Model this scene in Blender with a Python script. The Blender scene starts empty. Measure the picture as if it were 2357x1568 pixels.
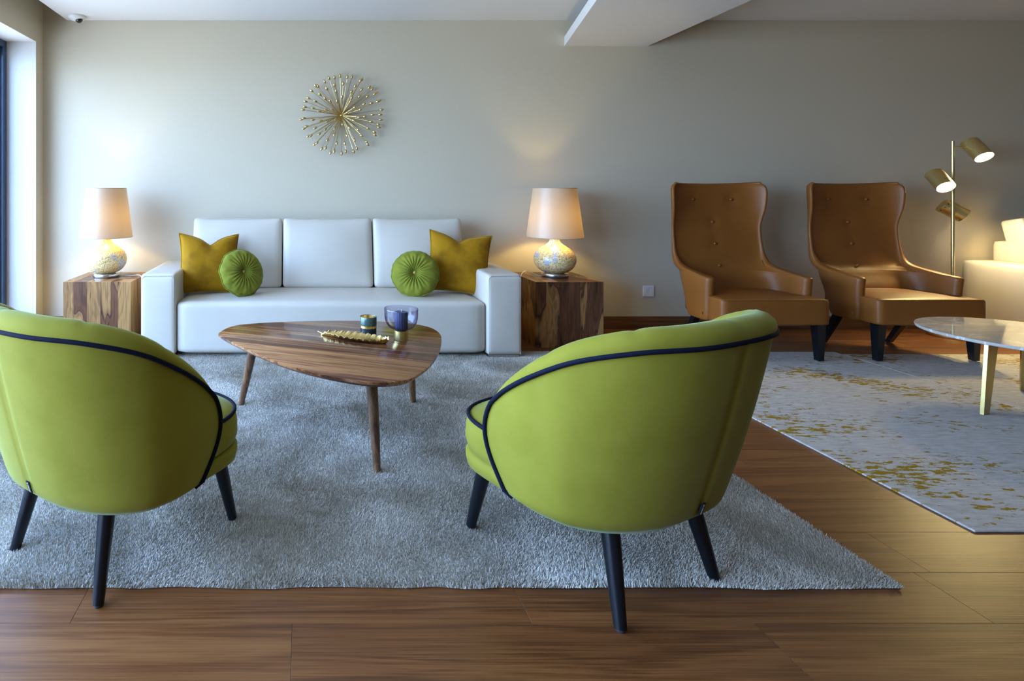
import bpy, bmesh, math, random
import numpy as np
from mathutils import Vector, Matrix, Euler

random.seed(7)
rng = np.random.default_rng(11)
S = bpy.context.scene
COL = S.collection
PI = math.pi
R = math.radians

# ------------------------------------------------------------------ camera
# shift lens, 20 mm class, image plane parallel to the far wall
cam_d = bpy.data.cameras.new('camera')
cam_d.sensor_fit = 'HORIZONTAL'
cam_d.sensor_width = 36.0
cam_d.lens = 36.0 * 1300.0 / 2357.0
cam_d.shift_x = 0.2030
cam_d.shift_y = -0.1481
cam_d.clip_start = 0.02
cam = bpy.data.objects.new('camera', cam_d)
COL.objects.link(cam)
cam.location = (0, 0, 1.10)
cam.rotation_euler = (R(90), 0, 0)
S.camera = cam

# ------------------------------------------------------------------ world: overcast blue sky
W = bpy.data.worlds.new('sky')
S.world = W
W.cycles.sampling_method = 'MANUAL'; W.cycles.sample_map_resolution = 64
W.use_nodes = True
nt = W.node_tree
bg = nt.nodes['Background']
geo = nt.nodes.new('ShaderNodeTexCoord')
sep = nt.nodes.new('ShaderNodeSeparateXYZ')
ramp = nt.nodes.new('ShaderNodeValToRGB')
mr = nt.nodes.new('ShaderNodeMapRange')
nt.links.new(geo.outputs['Generated'], sep.inputs[0])
nt.links.new(sep.outputs['Z'], mr.inputs['Value'])
mr.inputs['From Min'].default_value = -1.0
mr.inputs['From Max'].default_value = 1.0
nt.links.new(mr.outputs[0], ramp.inputs[0])
e = ramp.color_ramp.elements
e[0].position = 0.0;  e[0].color = (0.26, 0.30, 0.40, 1)      # ground
e[1].position = 1.0;  e[1].color = (0.22, 0.42, 1.0, 1)      # zenith
k = e.new(0.485); k.color = (0.29, 0.37, 0.48, 1)
k = e.new(0.515); k.color = (0.42, 0.635, 1.0, 1)              # horizon
nt.links.new(ramp.outputs[0], bg.inputs['Color'])
SKY = 28.0
bg.inputs['Strength'].default_value = SKY

# portal at the glazed wall (guides sky sampling, gives no light itself)
pl = bpy.data.lights.new('window_portal', 'AREA')
pl.shape = 'RECTANGLE'; pl.size = 5.5; pl.size_y = 2.2
pl.cycles.is_portal = True
po = bpy.data.objects.new('window_portal', pl)
COL.objects.link(po)
po.location = (-2.40, 1.57, 1.14)
po.rotation_euler = Matrix(((0,0,-1),(1,0,0),(0,-1,0))).to_euler()   # -Z axis -> +X, X -> Y

vs = S.view_settings
vs.view_transform = 'Standard'
vs.look = 'None'
vs.exposure = 0.0
vs.gamma = 1.0
vs.use_curve_mapping = False
cy = S.cycles
cy.adaptive_threshold = 0.08; cy.adaptive_min_samples = 20
cy.max_bounces = 5; cy.diffuse_bounces = 3; cy.glossy_bounces = 3; cy.transmission_bounces = 4; cy.transparent_max_bounces = 8
cy.caustics_reflective = False; cy.caustics_refractive = False

WARM = (1.0, 0.78, 0.31)
TABLE_LAMP_W = 8.0
SPOT_W = 30.0

# ------------------------------------------------------------------ helpers
def link(o, parent=None):
    COL.objects.link(o)
    if parent is not None:
        o.parent = parent
    return o

def thing(name, label, cat, loc=(0, 0, 0), rotz=0.0, group=None, rot=None):
    o = bpy.data.objects.new(name, None)
    o.empty_display_size = 0.1
    o.location = loc
    o.rotation_euler = rot if rot is not None else (0, 0, rotz)
    o['label'] = label; o['category'] = cat
    if group: o['group'] = group
    return link(o)

def tag(o, label, cat, group=None):
    o['label'] = label; o['category'] = cat
    if group: o['group'] = group
    return o

def mk(name, verts, faces, mat, parent=None, smooth=True, sharp=40, kind=None):
    me = bpy.data.meshes.new(name)
    me.from_pydata([tuple(v) for v in verts], [], [tuple(f) for f in faces])
    me.validate()
    bm = bmesh.new(); bm.from_mesh(me)
    bmesh.ops.recalc_face_normals(bm, faces=bm.faces[:])
    bm.to_mesh(me); bm.free()
    if smooth:
        me.shade_smooth()
        if sharp: me.set_sharp_from_angle(angle=R(sharp))
    me.materials.append(mat)
    o = bpy.data.objects.new(name, me)
    if kind: o['kind'] = kind
    return link(o, parent)

def mkbm(name, bm, mat, parent=None, smooth=True, sharp=40, kind=None):
    bmesh.ops.recalc_face_normals(bm, faces=bm.faces[:])
    me = bpy.data.meshes.new(name)
    bm.to_mesh(me); bm.free()
    if smooth:
        me.shade_smooth()
        if sharp: me.set_sharp_from_angle(angle=R(sharp))
    me.materials.append(mat)
    o = bpy.data.objects.new(name, me)
    if kind: o['kind'] = kind
    return link(o, parent)

def box_bm(lo, hi, bev=0.0, seg=2):
    bm = bmesh.new()
    bmesh.ops.create_cube(bm, size=1.0)
    lo = Vector(lo); hi = Vector(hi)
    c = (lo + hi) / 2; s = hi - lo
    for v in bm.verts:
        v.co = Vector((v.co.x * s.x, v.co.y * s.y, v.co.z * s.z)) + c
    if bev > 0:
        bmesh.ops.bevel(bm, geom=bm.edges[:], offset=bev, segments=seg, affect='EDGES', profile=0.5)
    return bm

def box(name, lo, hi, mat, parent=None, bev=0.0, seg=2, kind=None):
    return mkbm(name, box_bm(lo, hi, bev, seg), mat, parent, smooth=False, kind=kind)

def lathe(name, prof, mat, parent=None, n=40, loc=(0, 0, 0), sharp=40, axis=None, flute=None):
    """prof: list of (r, z). axis: optional direction for +Z"""
    verts, faces = [], []
    rings = []
    for (r, z) in prof:
        if r < 1e-6:
            rings.append([len(verts)]); verts.append(Vector((0, 0, z)))
        else:
            idx = []
            for i in range(n):
                a = 2 * PI * i / n
                rr = r * (flute(a) if flute else 1.0)
                idx.append(len(verts)); verts.append(Vector((rr * math.cos(a), rr * math.sin(a), z)))
            rings.append(idx)
    for A, B in zip(rings[:-1], rings[1:]):
        if len(A) == 1 and len(B) == 1: continue
        for i in range(n):
            j = (i + 1) % n
            if len(A) == 1: faces.append((A[0], B[i], B[j]))
            elif len(B) == 1: faces.append((A[i], A[j], B[0]))
            else: faces.append((A[i], A[j], B[j], B[i]))
    q = Vector((0, 0, 1)).rotation_difference(Vector(axis)) if axis is not None else None
    L = Vector(loc)
    verts = [((q @ v) if q else v) + L for v in verts]
    return mk(name, verts, faces, mat, parent, sharp=sharp)

def catmull(pts, n, closed=False):
    P = [np.array(p, float) for p in pts]
    out = []
    m = len(P)
    segs = m if closed else m - 1
    for i in range(segs):
        if closed:
            p0, p1, p2, p3 = P[(i - 1) % m], P[i], P[(i + 1) % m], P[(i + 2) % m]
        else:
            p1, p2 = P[i], P[i + 1]
            p0 = P[i - 1] if i > 0 else 2 * p1 - p2
            p3 = P[i + 2] if i + 2 < m else 2 * p2 - p1
        for k in range(n):
            t = k / n
            out.append(0.5 * ((2 * p1) + (-p0 + p2) * t + (2 * p0 - 5 * p1 + 4 * p2 - p3) * t * t + (-p0 + 3 * p1 - 3 * p2 + p3) * t ** 3))
    if not closed: out.append(P[-1])
    return out

def tube_geo(path, r, n=8, closed=False, cap=True):
    P = [Vector(p) for p in path]
    m = len(P)
    rad = r if hasattr(r, '__len__') else [r] * m
    verts, faces = [], []
    up = None
    for i in range(m):
        if closed: t = P[(i + 1) % m] - P[(i - 1) % m]
        else: t = P[min(i + 1, m - 1)] - P[max(i - 1, 0)]
        t.normalize()
        if up is None:
            up = Vector((0, 0, 1)) if abs(t.z) < 0.9 else Vector((1, 0, 0))
        u = (up - t * up.dot(t))
        if u.length < 1e-5: u = t.orthogonal()
        u.normalize(); up = u
        v = t.cross(u)
        for k in range(n):
            a = 2 * PI * k / n
            verts.append(P[i] + (u * math.cos(a) + v * math.sin(a)) * rad[i])
    for i in range(m if closed else m - 1):
        j = (i + 1) % m
        for k in range(n):
            l = (k + 1) % n
            faces.append((i * n + k, i * n + l, j * n + l, j * n + k))
    if not closed and cap:
        faces.append(tuple(range(n))); faces.append(tuple(range((m - 1) * n, m * n)))
    return verts, faces

def tube(name, path, r, mat, parent=None, n=8, closed=False):
    v, f = tube_geo(path, r, n, closed)
    return mk(name, v, f, mat, parent, sharp=60)

def grid_faces(nu, nv, closed_u=False, closed_v=False):
    F = []
    for i in range(nu if closed_u else nu - 1):
        for j in range(nv if closed_v else nv - 1):
            a = i * nv + j; b = ((i + 1) % nu) * nv + j
            c = ((i + 1) % nu) * nv + (j + 1) % nv; d = i * nv + (j + 1) % nv
            F.append((a, b, c, d))
    return F

def rbox_geo(lo, hi, r, n=10, bulge=(0, 0, 0), pinch=0.0):
    """rounded box from a subdivided cube; bulge pushes each face pair out in its middle"""
    bm = bmesh.new()
    bmesh.ops.create_cube(bm, size=2.0)
    bmesh.ops.subdivide_edges(bm, edges=bm.edges[:], cuts=n, use_grid_fill=True)
    lo = np.array(lo, float); hi = np.array(hi, float)
    c = (lo + hi) / 2; h = (hi - lo) / 2
    rr = min(r, h.min() * 0.98)
    for v in bm.verts:
        u = np.array(v.co)
        w = np.sign(u) * np.abs(u) ** 0.72        # denser near the edges
        q = w * h
        inner = np.clip(q, -(h - rr), h - rr)
        d = q - inner
        L = np.linalg.norm(d)
        if L > 1e-9:
            d = d / L * rr
        p = inner + d
        for ax in range(3):
            o1, o2 = [k for k in range(3) if k != ax]
            if bulge[ax]:
                p[ax] += bulge[ax] * u[ax] * (1 - w[o1] ** 2) * (1 - w[o2] ** 2)
        v.co = Vector(p + c)
    return bm

def rbox(name, lo, hi, r, mat, parent=None, n=10, bulge=(0, 0, 0)):
    return mkbm(name, rbox_geo(lo, hi, r, n, bulge), mat, parent, sharp=None)

def copy_tree(o, parent=None):
    c = o.copy()
    COL.objects.link(c)
    c.parent = parent
    for ch in list(o.children):
        copy_tree(ch, c)
    return c

# ------------------------------------------------------------------ materials
def mat_new(name):
    m = bpy.data.materials.new(name)
    m.use_nodes = True
    return m, m.node_tree, m.node_tree.nodes['Principled BSDF']

def setp(b, **kw):
    names = {'base': 'Base Color', 'rough': 'Roughness', 'metal': 'Metallic', 'spec': 'Specular IOR Level',
             'sheen': 'Sheen Weight', 'sheen_rough': 'Sheen Roughness', 'sheen_tint': 'Sheen Tint',
             'coat': 'Coat Weight', 'coat_rough': 'Coat Roughness', 'trans': 'Transmission Weight', 'ior': 'IOR',
             'aniso': 'Anisotropic', 'sss': 'Subsurface Weight'}
    for k, v in kw.items():
        if k in ('base', 'sheen_tint') and len(v) == 3: v = (*v, 1)
        b.inputs[names[k]].default_value = v

def N(t, typ, **inp):
    n = t.nodes.new(typ)
    for k, v in inp.items():
        if k in n.inputs: n.inputs[k].default_value = v
        else: setattr(n, k, v)
    return n

def ramp_node(t, stops, fac=None):
    r = t.nodes.new('ShaderNodeValToRGB')
    el = r.color_ramp.elements
    el[0].position, el[0].color = stops[0][0], (*stops[0][1], 1)
    el[1].position, el[1].color = stops[-1][0], (*stops[-1][1], 1)
    for p, c in stops[1:-1]:
        x = el.new(p); x.color = (*c, 1)
    if fac is not None: t.links.new(fac, r.inputs[0])
    return r

def mapped(t, scale=(1, 1, 1), coord='Object', offset_random=False, rot=(0, 0, 0)):
    tc = t.nodes.new('ShaderNodeTexCoord')
    mp = t.nodes.new('ShaderNodeMapping')
    mp.inputs['Scale'].default_value = scale
    mp.inputs['Rotation'].default_value = rot
    if offset_random:
        oi = t.nodes.new('ShaderNodeObjectInfo')
        vm = t.nodes.new('ShaderNodeVectorMath'); vm.operation = 'SCALE'
        cb = t.nodes.new('ShaderNodeCombineXYZ')
        m1 = N(t, 'ShaderNodeMath', operation='MULTIPLY'); m1.inputs[1].default_value = 37.0
        m2 = N(t, 'ShaderNodeMath', operation='MULTIPLY'); m2.inputs[1].default_value = 91.0
        t.links.new(oi.outputs['Random'], m1.inputs[0]); t.links.new(oi.outputs['Random'], m2.inputs[0])
        t.links.new(m1.outputs[0], cb.inputs[0]); t.links.new(m2.outputs[0], cb.inputs[1]); t.links.new(m1.outputs[0], cb.inputs[2])
        ad = t.nodes.new('ShaderNodeVectorMath'); ad.operation = 'ADD'
        t.links.new(tc.outputs[coord], ad.inputs[0]); t.links.new(cb.outputs[0], ad.inputs[1])
        t.links.new(ad.outputs[0], mp.inputs[0])
    else:
        t.links.new(tc.outputs[coord], mp.inputs[0])
    return mp.outputs[0]

def add_bump(t, b, height, strength=0.2, dist=0.002):
    bp = t.nodes.new('ShaderNodeBump')
    bp.inputs['Strength'].default_value = strength
    bp.inputs['Distance'].default_value = dist
    t.links.new(height, bp.inputs['Height'])
    t.links.new(bp.outputs[0], b.inputs['Normal'])
    return bp

def plain(name, base, rough=0.5, metal=0.0, bump=None, **kw):
    """single colour with a faint procedural mottling and bump"""
    m, t, b = mat_new(name)
    setp(b, base=base, rough=rough, metal=metal, **kw)
    sc, st = bump if bump else (60.0, 0.03)
    nz = N(t, 'ShaderNodeTexNoise', Scale=sc, Detail=3.0)
    t.links.new(mapped(t), nz.inputs['Vector'])
    r = ramp_node(t, [(0.3, tuple(c * 0.94 for c in base)), (0.7, tuple(min(1, c * 1.05) for c in base))], nz.outputs[0])
    t.links.new(r.outputs[0], b.inputs['Base Color'])
    add_bump(t, b, nz.outputs[0], st, 0.001)
    return m

M = {}
M['wall'] = plain('wall_paint', (0.62, 0.545, 0.405), 0.75, bump=(220.0, 0.08))
M['ceiling'] = plain('ceiling_paint', (0.78, 0.77, 0.75), 0.8, bump=(200.0, 0.04))
M['white_plastic'] = plain('white_plastic', (0.80, 0.79, 0.77), 0.35)
M['black_gloss'] = plain('black_gloss', (0.012, 0.013, 0.016), 0.08)
M['frame'] = plain('window_frame_metal', (0.05, 0.085, 0.15), 0.35, metal=0.2)
M['steel'] = plain('brushed_steel', (0.62, 0.60, 0.56), 0.25, metal=1.0)
M['chrome'] = plain('satin_chrome', (0.70, 0.70, 0.70), 0.18, metal=1.0)
M['gold'] = plain('satin_gold', (0.74, 0.56, 0.25), 0.30, metal=1.0)
M['brass'] = plain('brushed_brass', (0.80, 0.64, 0.28), 0.36, metal=1.0)
M['brass_leg'] = plain('brass_leg', (0.56, 0.44, 0.17), 0.25, metal=1.0)
M['gold_tray'] = plain('gold_tray', (0.83, 0.62, 0.24), 0.30, metal=1.0)
M['black_leg'] = plain('black_lacquered_wood', (0.006, 0.007, 0.009), 0.32, spec=0.3)
M['navy'] = plain('navy_piping_velvet', (0.005, 0.007, 0.020), 0.8, bump=(300, 0.3), spec=0.15)
M['rubber'] = plain('dark_rubber', (0.03, 0.03, 0.035), 0.6)
M['cord'] = plain('white_cord', (0.75, 0.73, 0.70), 0.4)
M['tag'] = plain('black_tag', (0.008, 0.008, 0.012), 0.6)
M['tag_print'] = plain('tag_print', (0.55, 0.55, 0.65), 0.6)
M['button_gold'] = plain('mustard_button', (0.55, 0.30, 0.03), 0.6, sheen=0.3)
M['wick'] = plain('wick', (0.8, 0.8, 0.78), 0.8)
M['wax'] = plain('blue_wax', (0.045, 0.062, 0.115), 0.5, sss=0.0)

def velvet(name, base, dark, sheen_col, sheen=0.5):
    m, t, b = mat_new(name)
    setp(b, base=base, rough=0.8, sheen=sheen, sheen_rough=0.35, sheen_tint=sheen_col, spec=0.15)
    n1 = N(t, 'ShaderNodeTexNoise', Scale=9.0, Detail=6.0, Roughness=0.55)
    t.links.new(mapped(t), n1.inputs['Vector'])
    r = ramp_node(t, [(0.38, dark), (0.56, base)], n1.outputs[0])
    t.links.new(r.outputs[0], b.inputs['Base Color'])
    n2 = N(t, 'ShaderNodeTexNoise', Scale=420.0, Detail=2.0)
    t.links.new(mapped(t), n2.inputs['Vector'])
    add_bump(t, b, n2.outputs[0], 0.25, 0.001)
    return m
M['green'] = velvet('lime_velvet', (0.285, 0.256, 0.028), (0.26, 0.235, 0.023), (0.7, 0.95, 0.6), 0.22)
M['green_pillow'] = velvet('green_velvet', (0.215, 0.22, 0.022), (0.175, 0.18, 0.018), (0.6, 0.9, 0.4), 0.3)
M['mustard'] = velvet('mustard_velvet', (0.37, 0.175, 0.004), (0.26, 0.118, 0.003), (1.0, 0.85, 0.25), 0.35)

def leather(name, base, dark, rough, bump=0.15, scale=260.0):
    m, t, b = mat_new(name)
    setp(b, base=base, rough=rough, spec=0.45)
    v = N(t, 'ShaderNodeTexVoronoi', Scale=scale, feature='DISTANCE_TO_EDGE')
    t.links.new(mapped(t), v.inputs['Vector'])
    n1 = N(t, 'ShaderNodeTexNoise', Scale=5.0, Detail=4.0)
    t.links.new(mapped(t), n1.inputs['Vector'])
    r = ramp_node(t, [(0.3, dark), (0.7, base)], n1.outputs[0])
    t.links.new(r.outputs[0], b.inputs['Base Color'])
    n2 = N(t, 'ShaderNodeTexNoise', Scale=14.0, Detail=3.0)
    t.links.new(mapped(t), n2.inputs['Vector'])
    mx = N(t, 'ShaderNodeMath', operation='MULTIPLY_ADD'); mx.inputs[1].default_value = 3.0
    t.links.new(n2.outputs[0], mx.inputs[0]); t.links.new(v.outputs['Distance'], mx.inputs[2])
    add_bump(t, b, mx.outputs[0], bump, 0.002)
    return m
M['tan'] = leather('tan_leather', (0.265, 0.088, 0.012), (0.235, 0.077, 0.010), 0.47)
M['cream'] = leather('cream_leather', (0.64, 0.575, 0.475), (0.61, 0.545, 0.445), 0.42, 0.10, 300)

def wood(name, cols, scale=1.0, axis='X', rough=0.4, rings=True, random_off=True, contrast=1.0, tint_random=0.12, cath=7.0):
    """grain runs along axis; cols = dark, mid, light"""
    m, t, b = mat_new(name)
    setp(b, rough=rough, spec=0.4)
    sx = {'X': (0.5, 9, 9), 'Y': (9, 0.5, 9), 'Z': (9, 9, 0.5)}[axis]
    fx = {'X': (3, 240, 240), 'Y': (240, 3, 240), 'Z': (240, 240, 3)}[axis]
    c1 = mapped(t, tuple(s * scale for s in sx), offset_random=random_off)
    c2 = mapped(t, tuple(s * scale for s in fx), offset_random=random_off)
    n1 = N(t, 'ShaderNodeTexNoise', Scale=1.0, Detail=4.0, Roughness=0.55, Distortion=0.6)
    t.links.new(c1, n1.inputs['Vector'])
    n2 = N(t, 'ShaderNodeTexNoise', Scale=1.0, Detail=3.0, Roughness=0.6)
    t.links.new(c2, n2.inputs['Vector'])
    # growth rings: contour lines of the low noise
    mu = N(t, 'ShaderNodeMath', operation='MULTIPLY'); mu.inputs[1].default_value = cath * 2 * PI
    t.links.new(n1.outputs[0], mu.inputs[0])
    sn = N(t, 'ShaderNodeMath', operation='SINE'); t.links.new(mu.outputs[0], sn.inputs[0])
    m2 = N(t, 'ShaderNodeMath', operation='MULTIPLY_ADD'); m2.inputs[1].default_value = 0.11 * contrast; m2.inputs[2].default_value = 0.0
    t.links.new(sn.outputs[0], m2.inputs[0])
    m3 = N(t, 'ShaderNodeMath', operation='MULTIPLY_ADD'); m3.inputs[1].default_value = 0.80 * contrast
    t.links.new(n2.outputs[0], m3.inputs[0]); t.links.new(m2.outputs[0], m3.inputs[2])
    m4 = N(t, 'ShaderNodeMath', operation='MULTIPLY_ADD'); m4.inputs[1].default_value = 0.65 * contrast
    t.links.new(n1.outputs[0], m4.inputs[0]); t.links.new(m3.outputs[0], m4.inputs[2])
    oi = t.nodes.new('ShaderNodeObjectInfo')
    m5 = N(t, 'ShaderNodeMath', operation='MULTIPLY_ADD'); m5.inputs[1].default_value = tint_random; 
    t.links.new(oi.outputs['Random'], m5.inputs[0]); t.links.new(m4.outputs[0], m5.inputs[2])
    mid = 0.725 * contrast + tint_random / 2
    lo_p = max(0.0, mid - 0.22 - tint_random * 0.2); hi_p = min(1.0, mid + 0.20 + tint_random * 0.2)
    r = ramp_node(t, [(lo_p, cols[0]), (mid, cols[1]), (hi_p, cols[2])], m5.outputs[0])
    t.links.new(r.outputs[0], b.inputs['Base Color'])
    add_bump(t, b, n2.outputs[0], 0.12, 0.0015)
    return m
M['floor'] = wood('oak_floor', ((0.1011, 0.0329, 0.0089), (0.1975, 0.0692, 0.0186), (0.2745, 0.1070, 0.0316)), 1.0, 'X', 0.40, tint_random=0.07, contrast=0.85)
M['skirting'] = wood('oak_skirting', ((0.10, 0.042, 0.016), (0.17, 0.075, 0.028), (0.22, 0.10, 0.04)), 1.0, 'X', 0.45, tint_random=0.0)
M['rosewood_top'] = wood('rosewood_planks', ((0.085, 0.030, 0.014), (0.23, 0.085, 0.032), (0.42, 0.19, 0.07)), 1.6, 'X', 0.18, tint_random=0.24, cath=5, contrast=1.1)
M['rosewood_leg'] = wood('rosewood_leg', ((0.07, 0.03, 0.015), (0.16, 0.075, 0.035), (0.24, 0.13, 0.06)), 1.2, 'Z', 0.35, tint_random=0.05)

def sheesham(name):
    m, t, b = mat_new(name)
    setp(b, rough=0.38, spec=0.4)
    c1 = mapped(t, (5.5, 5.5, 1.3), offset_random=True)
    n1 = N(t, 'ShaderNodeTexNoise', Scale=1.0, Detail=3.0, Roughness=0.5, Distortion=0.9)
    t.links.new(c1, n1.inputs['Vector'])
    c2 = mapped(t, (130, 130, 5), offset_random=True)
    n2 = N(t, 'ShaderNodeTexNoise', Scale=1.0, Detail=3.0, Roughness=0.6)
    t.links.new(c2, n2.inputs['Vector'])
    oi = t.nodes.new('ShaderNodeObjectInfo')
    a = N(t, 'ShaderNodeMath', operation='MULTIPLY_ADD'); a.inputs[1].default_value = 0.30; 
    t.links.new(oi.outputs['Random'], a.inputs[0]); t.links.new(n1.outputs[0], a.inputs[2])
    # heartwood / sapwood with a sharp border, dark line at the border
    r = ramp_node(t, [(0.40, (0.0590, 0.0232, 0.0125)), (0.52, (0.1285, 0.0504, 0.0211)), (0.60, (0.1610, 0.0632, 0.0250)),
                      (0.625, (0.0484, 0.0192, 0.0094)), (0.645, (0.3221, 0.1656, 0.0554)), (0.75, (0.3863, 0.2096, 0.0710)), (0.9, (0.2790, 0.1368, 0.0429))], a.outputs[0])
    mu = N(t, 'ShaderNodeMath', operation='MULTIPLY'); mu.inputs[1].default_value = 70.0
    t.links.new(n1.outputs[0], mu.inputs[0])
    sn = N(t, 'ShaderNodeMath', operation='SINE'); t.links.new(mu.outputs[0], sn.inputs[0])
    ad = N(t, 'ShaderNodeMath', operation='MULTIPLY_ADD'); ad.inputs[1].default_value = 0.12
    t.links.new(sn.outputs[0], ad.inputs[0]); t.links.new(n2.outputs[0], ad.inputs[2])
    r2 = ramp_node(t, [(0.30, (0.62, 0.58, 0.55)), (0.62, (1.15, 1.12, 1.08))], ad.outputs[0])
    mx = N(t, 'ShaderNodeMix', data_type='RGBA', blend_type='MULTIPLY'); mx.inputs[0].default_value = 1.0
    t.links.new(r.outputs[0], mx.inputs[6]); t.links.new(r2.outputs[0], mx.inputs[7])
    t.links.new(mx.outputs[2], b.inputs['Base Color'])
    add_bump(t, b, n2.outputs[0], 0.10, 0.001)
    return m
M['sheesham'] = sheesham('sheesham_wood')

def shade_mat():
    m, t, b = mat_new('satin_lampshade')
    setp(b, base=(0.48, 0.375, 0.26), rough=0.36, spec=0.5)
    w = N(t, 'ShaderNodeTexNoise', Scale=1.0, Detail=2.0)
    t.links.new(mapped(t, (300, 300, 6)), w.inputs['Vector'])
    add_bump(t, b, w.outputs[0], 0.05, 0.0005)
    tr = N(t, 'ShaderNodeBsdfTranslucent'); tr.inputs[0].default_value = (0.60, 0.40, 0.20, 1)
    mx = N(t, 'ShaderNodeMixShader'); mx.inputs[0].default_value = 0.095
    out = t.nodes['Material Output']
    t.links.new(b.outputs[0], mx.inputs[1]); t.links.new(tr.outputs[0], mx.inputs[2])
    t.links.new(mx.outputs[0], out.inputs[0])
    return m
M['shade'] = shade_mat()

def crackle():
    m, t, b = mat_new('crackled_mercury_glass')
    setp(b, rough=0.25, spec=0.6, metal=0.0)
    v = N(t, 'ShaderNodeTexVoronoi', Scale=170.0)
    t.links.new(mapped(t), v.inputs['Vector'])
    r = ramp_node(t, [(0.0, (0.4200, 0.2484, 0.0600)), (0.35, (0.7800, 0.5336, 0.1950)), (0.7, (0.8800, 0.6992, 0.3450)), (1.0, (0.9400, 0.8280, 0.5850))], None)
    sp = N(t, 'ShaderNodeSeparateColor'); t.links.new(v.outputs['Color'], sp.inputs[0]); t.links.new(sp.outputs[0], r.inputs[0])
    r3 = ramp_node(t, [(0.0, (0.30, 0.33, 0.36)), (0.5, (0.50, 0.53, 0.56)), (1.0, (0.70, 0.73, 0.76))], sp.outputs[1])
    n1 = N(t, 'ShaderNodeTexNoise', Scale=9.0, Detail=4.0, Roughness=0.6)
    t.links.new(mapped(t, offset_random=True), n1.inputs['Vector'])
    r2 = ramp_node(t, [(0.56, (0, 0, 0)), (0.60, (1, 1, 1))], n1.outputs[0])
    mx = N(t, 'ShaderNodeMix', data_type='RGBA')
    t.links.new(r2.outputs[0], mx.inputs[0]); t.links.new(r.outputs[0], mx.inputs[6]); t.links.new(r3.outputs[0], mx.inputs[7])
    t.links.new(mx.outputs[2], b.inputs['Base Color'])
    add_bump(t, b, v.outputs['Distance'], 0.25, 0.001)
    return m
M['crackle'] = crackle()

def rug_pile():
    m, t, b = mat_new('shag_pile')
    setp(b, rough=0.8, spec=0.1, sheen=0.25)
    n1 = N(t, 'ShaderNodeTexNoise', Scale=2.3, Detail=5.0, Roughness=0.6, Distortion=0.6)
    t.links.new(mapped(t), n1.inputs['Vector'])
    n2 = N(t, 'ShaderNodeTexNoise', Scale=260.0, Detail=1.0)
    t.links.new(mapped(t), n2.inputs['Vector'])
    r = ramp_node(t, [(0.36, (0.3828, 0.3219, 0.2279)), (0.5, (0.5800, 0.5162, 0.4187)), (0.64, (0.8120, 0.7437, 0.6360))], n1.outputs[0])
    r2 = ramp_node(t, [(0.3, (0.75, 0.75, 0.75)), (0.7, (1.2, 1.2, 1.2))], n2.outputs[0])
    mx = N(t, 'ShaderNodeMix', data_type='RGBA', blend_type='MULTIPLY'); mx.inputs[0].default_value = 1.0
    t.links.new(r.outputs[0], mx.inputs[6]); t.links.new(r2.outputs[0], mx.inputs[7])
    t.links.new(mx.outputs[2], b.inputs['Base Color'])
    return m
M['pile'] = rug_pile()
M['rug_back'] = plain('rug_backing', (0.34, 0.32, 0.28), 0.95, bump=(500, 0.4))

def flatweave():
    m, t, b = mat_new('mustard_flecked_flatweave')
    setp(b, rough=0.9, spec=0.1)
    n1 = N(t, 'ShaderNodeTexNoise', Scale=1.0, Detail=7.0, Roughness=0.68)
    t.links.new(mapped(t, (19, 56, 1), coord='Object', offset_random=True), n1.inputs['Vector'])
    nb = N(t, 'ShaderNodeTexNoise', Scale=2.2, Detail=2.0)
    t.links.new(mapped(t, (1, 1.6, 1), offset_random=True), nb.inputs['Vector'])
    a = N(t, 'ShaderNodeMath', operation='MULTIPLY_ADD'); a.inputs[1].default_value = 0.62
    t.links.new(nb.outputs[0], a.inputs[0]); t.links.new(n1.outputs[0], a.inputs[2])
    hf = N(t, 'ShaderNodeMath', operation='MULTIPLY'); hf.inputs[1].default_value = 0.5
    t.links.new(a.outputs[0], hf.inputs[0])
    mask = ramp_node(t, [(0.452, (0, 0, 0)), (0.465, (1, 1, 1))], hf.outputs[0])
    n3 = N(t, 'ShaderNodeTexNoise', Scale=1.0, Detail=6.0, Roughness=0.7)
    t.links.new(mapped(t, (12, 50, 1)), n3.inputs['Vector'])
    base = ramp_node(t, [(0.35, (0.4880, 0.4514, 0.4026)), (0.6, (0.6466, 0.6100, 0.5612))], n3.outputs[0])
    mx = N(t, 'ShaderNodeMix', data_type='RGBA')
    mx.inputs[7].default_value = (0.36, 0.22, 0.012, 1)
    t.links.new(mask.outputs[0], mx.inputs[0]); t.links.new(base.outputs[0], mx.inputs[6])
    t.links.new(mx.outputs[2], b.inputs['Base Color'])
    n4 = N(t, 'ShaderNodeTexNoise', Scale=350.0, Detail=2.0); t.links.new(mapped(t), n4.inputs['Vector'])
    add_bump(t, b, n4.outputs[0], 0.5, 0.002)
    return m
M['flatweave'] = flatweave()

def marble():
    m, t, b = mat_new('grey_marble')
    setp(b, rough=0.06, spec=0.5)
    n1 = N(t, 'ShaderNodeTexNoise', Scale=1.2, Detail=6.0, Roughness=0.6, Distortion=1.2)
    t.links.new(mapped(t, (1.2, 3.4, 1), rot=(0, 0, 0.25)), n1.inputs['Vector'])
    r = ramp_node(t, [(0.3, (0.4200, 0.3915, 0.3450)), (0.49, (0.5180, 0.4858, 0.4350)), (0.505, (0.8680, 0.8555, 0.8100)), (0.52, (0.5320, 0.5002, 0.4500)), (0.8, (0.6160, 0.5945, 0.5400))], n1.outputs[0])
    t.links.new(r.outputs[0], b.inputs['Base Color'])
    return m
M['marble'] = marble()

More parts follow.
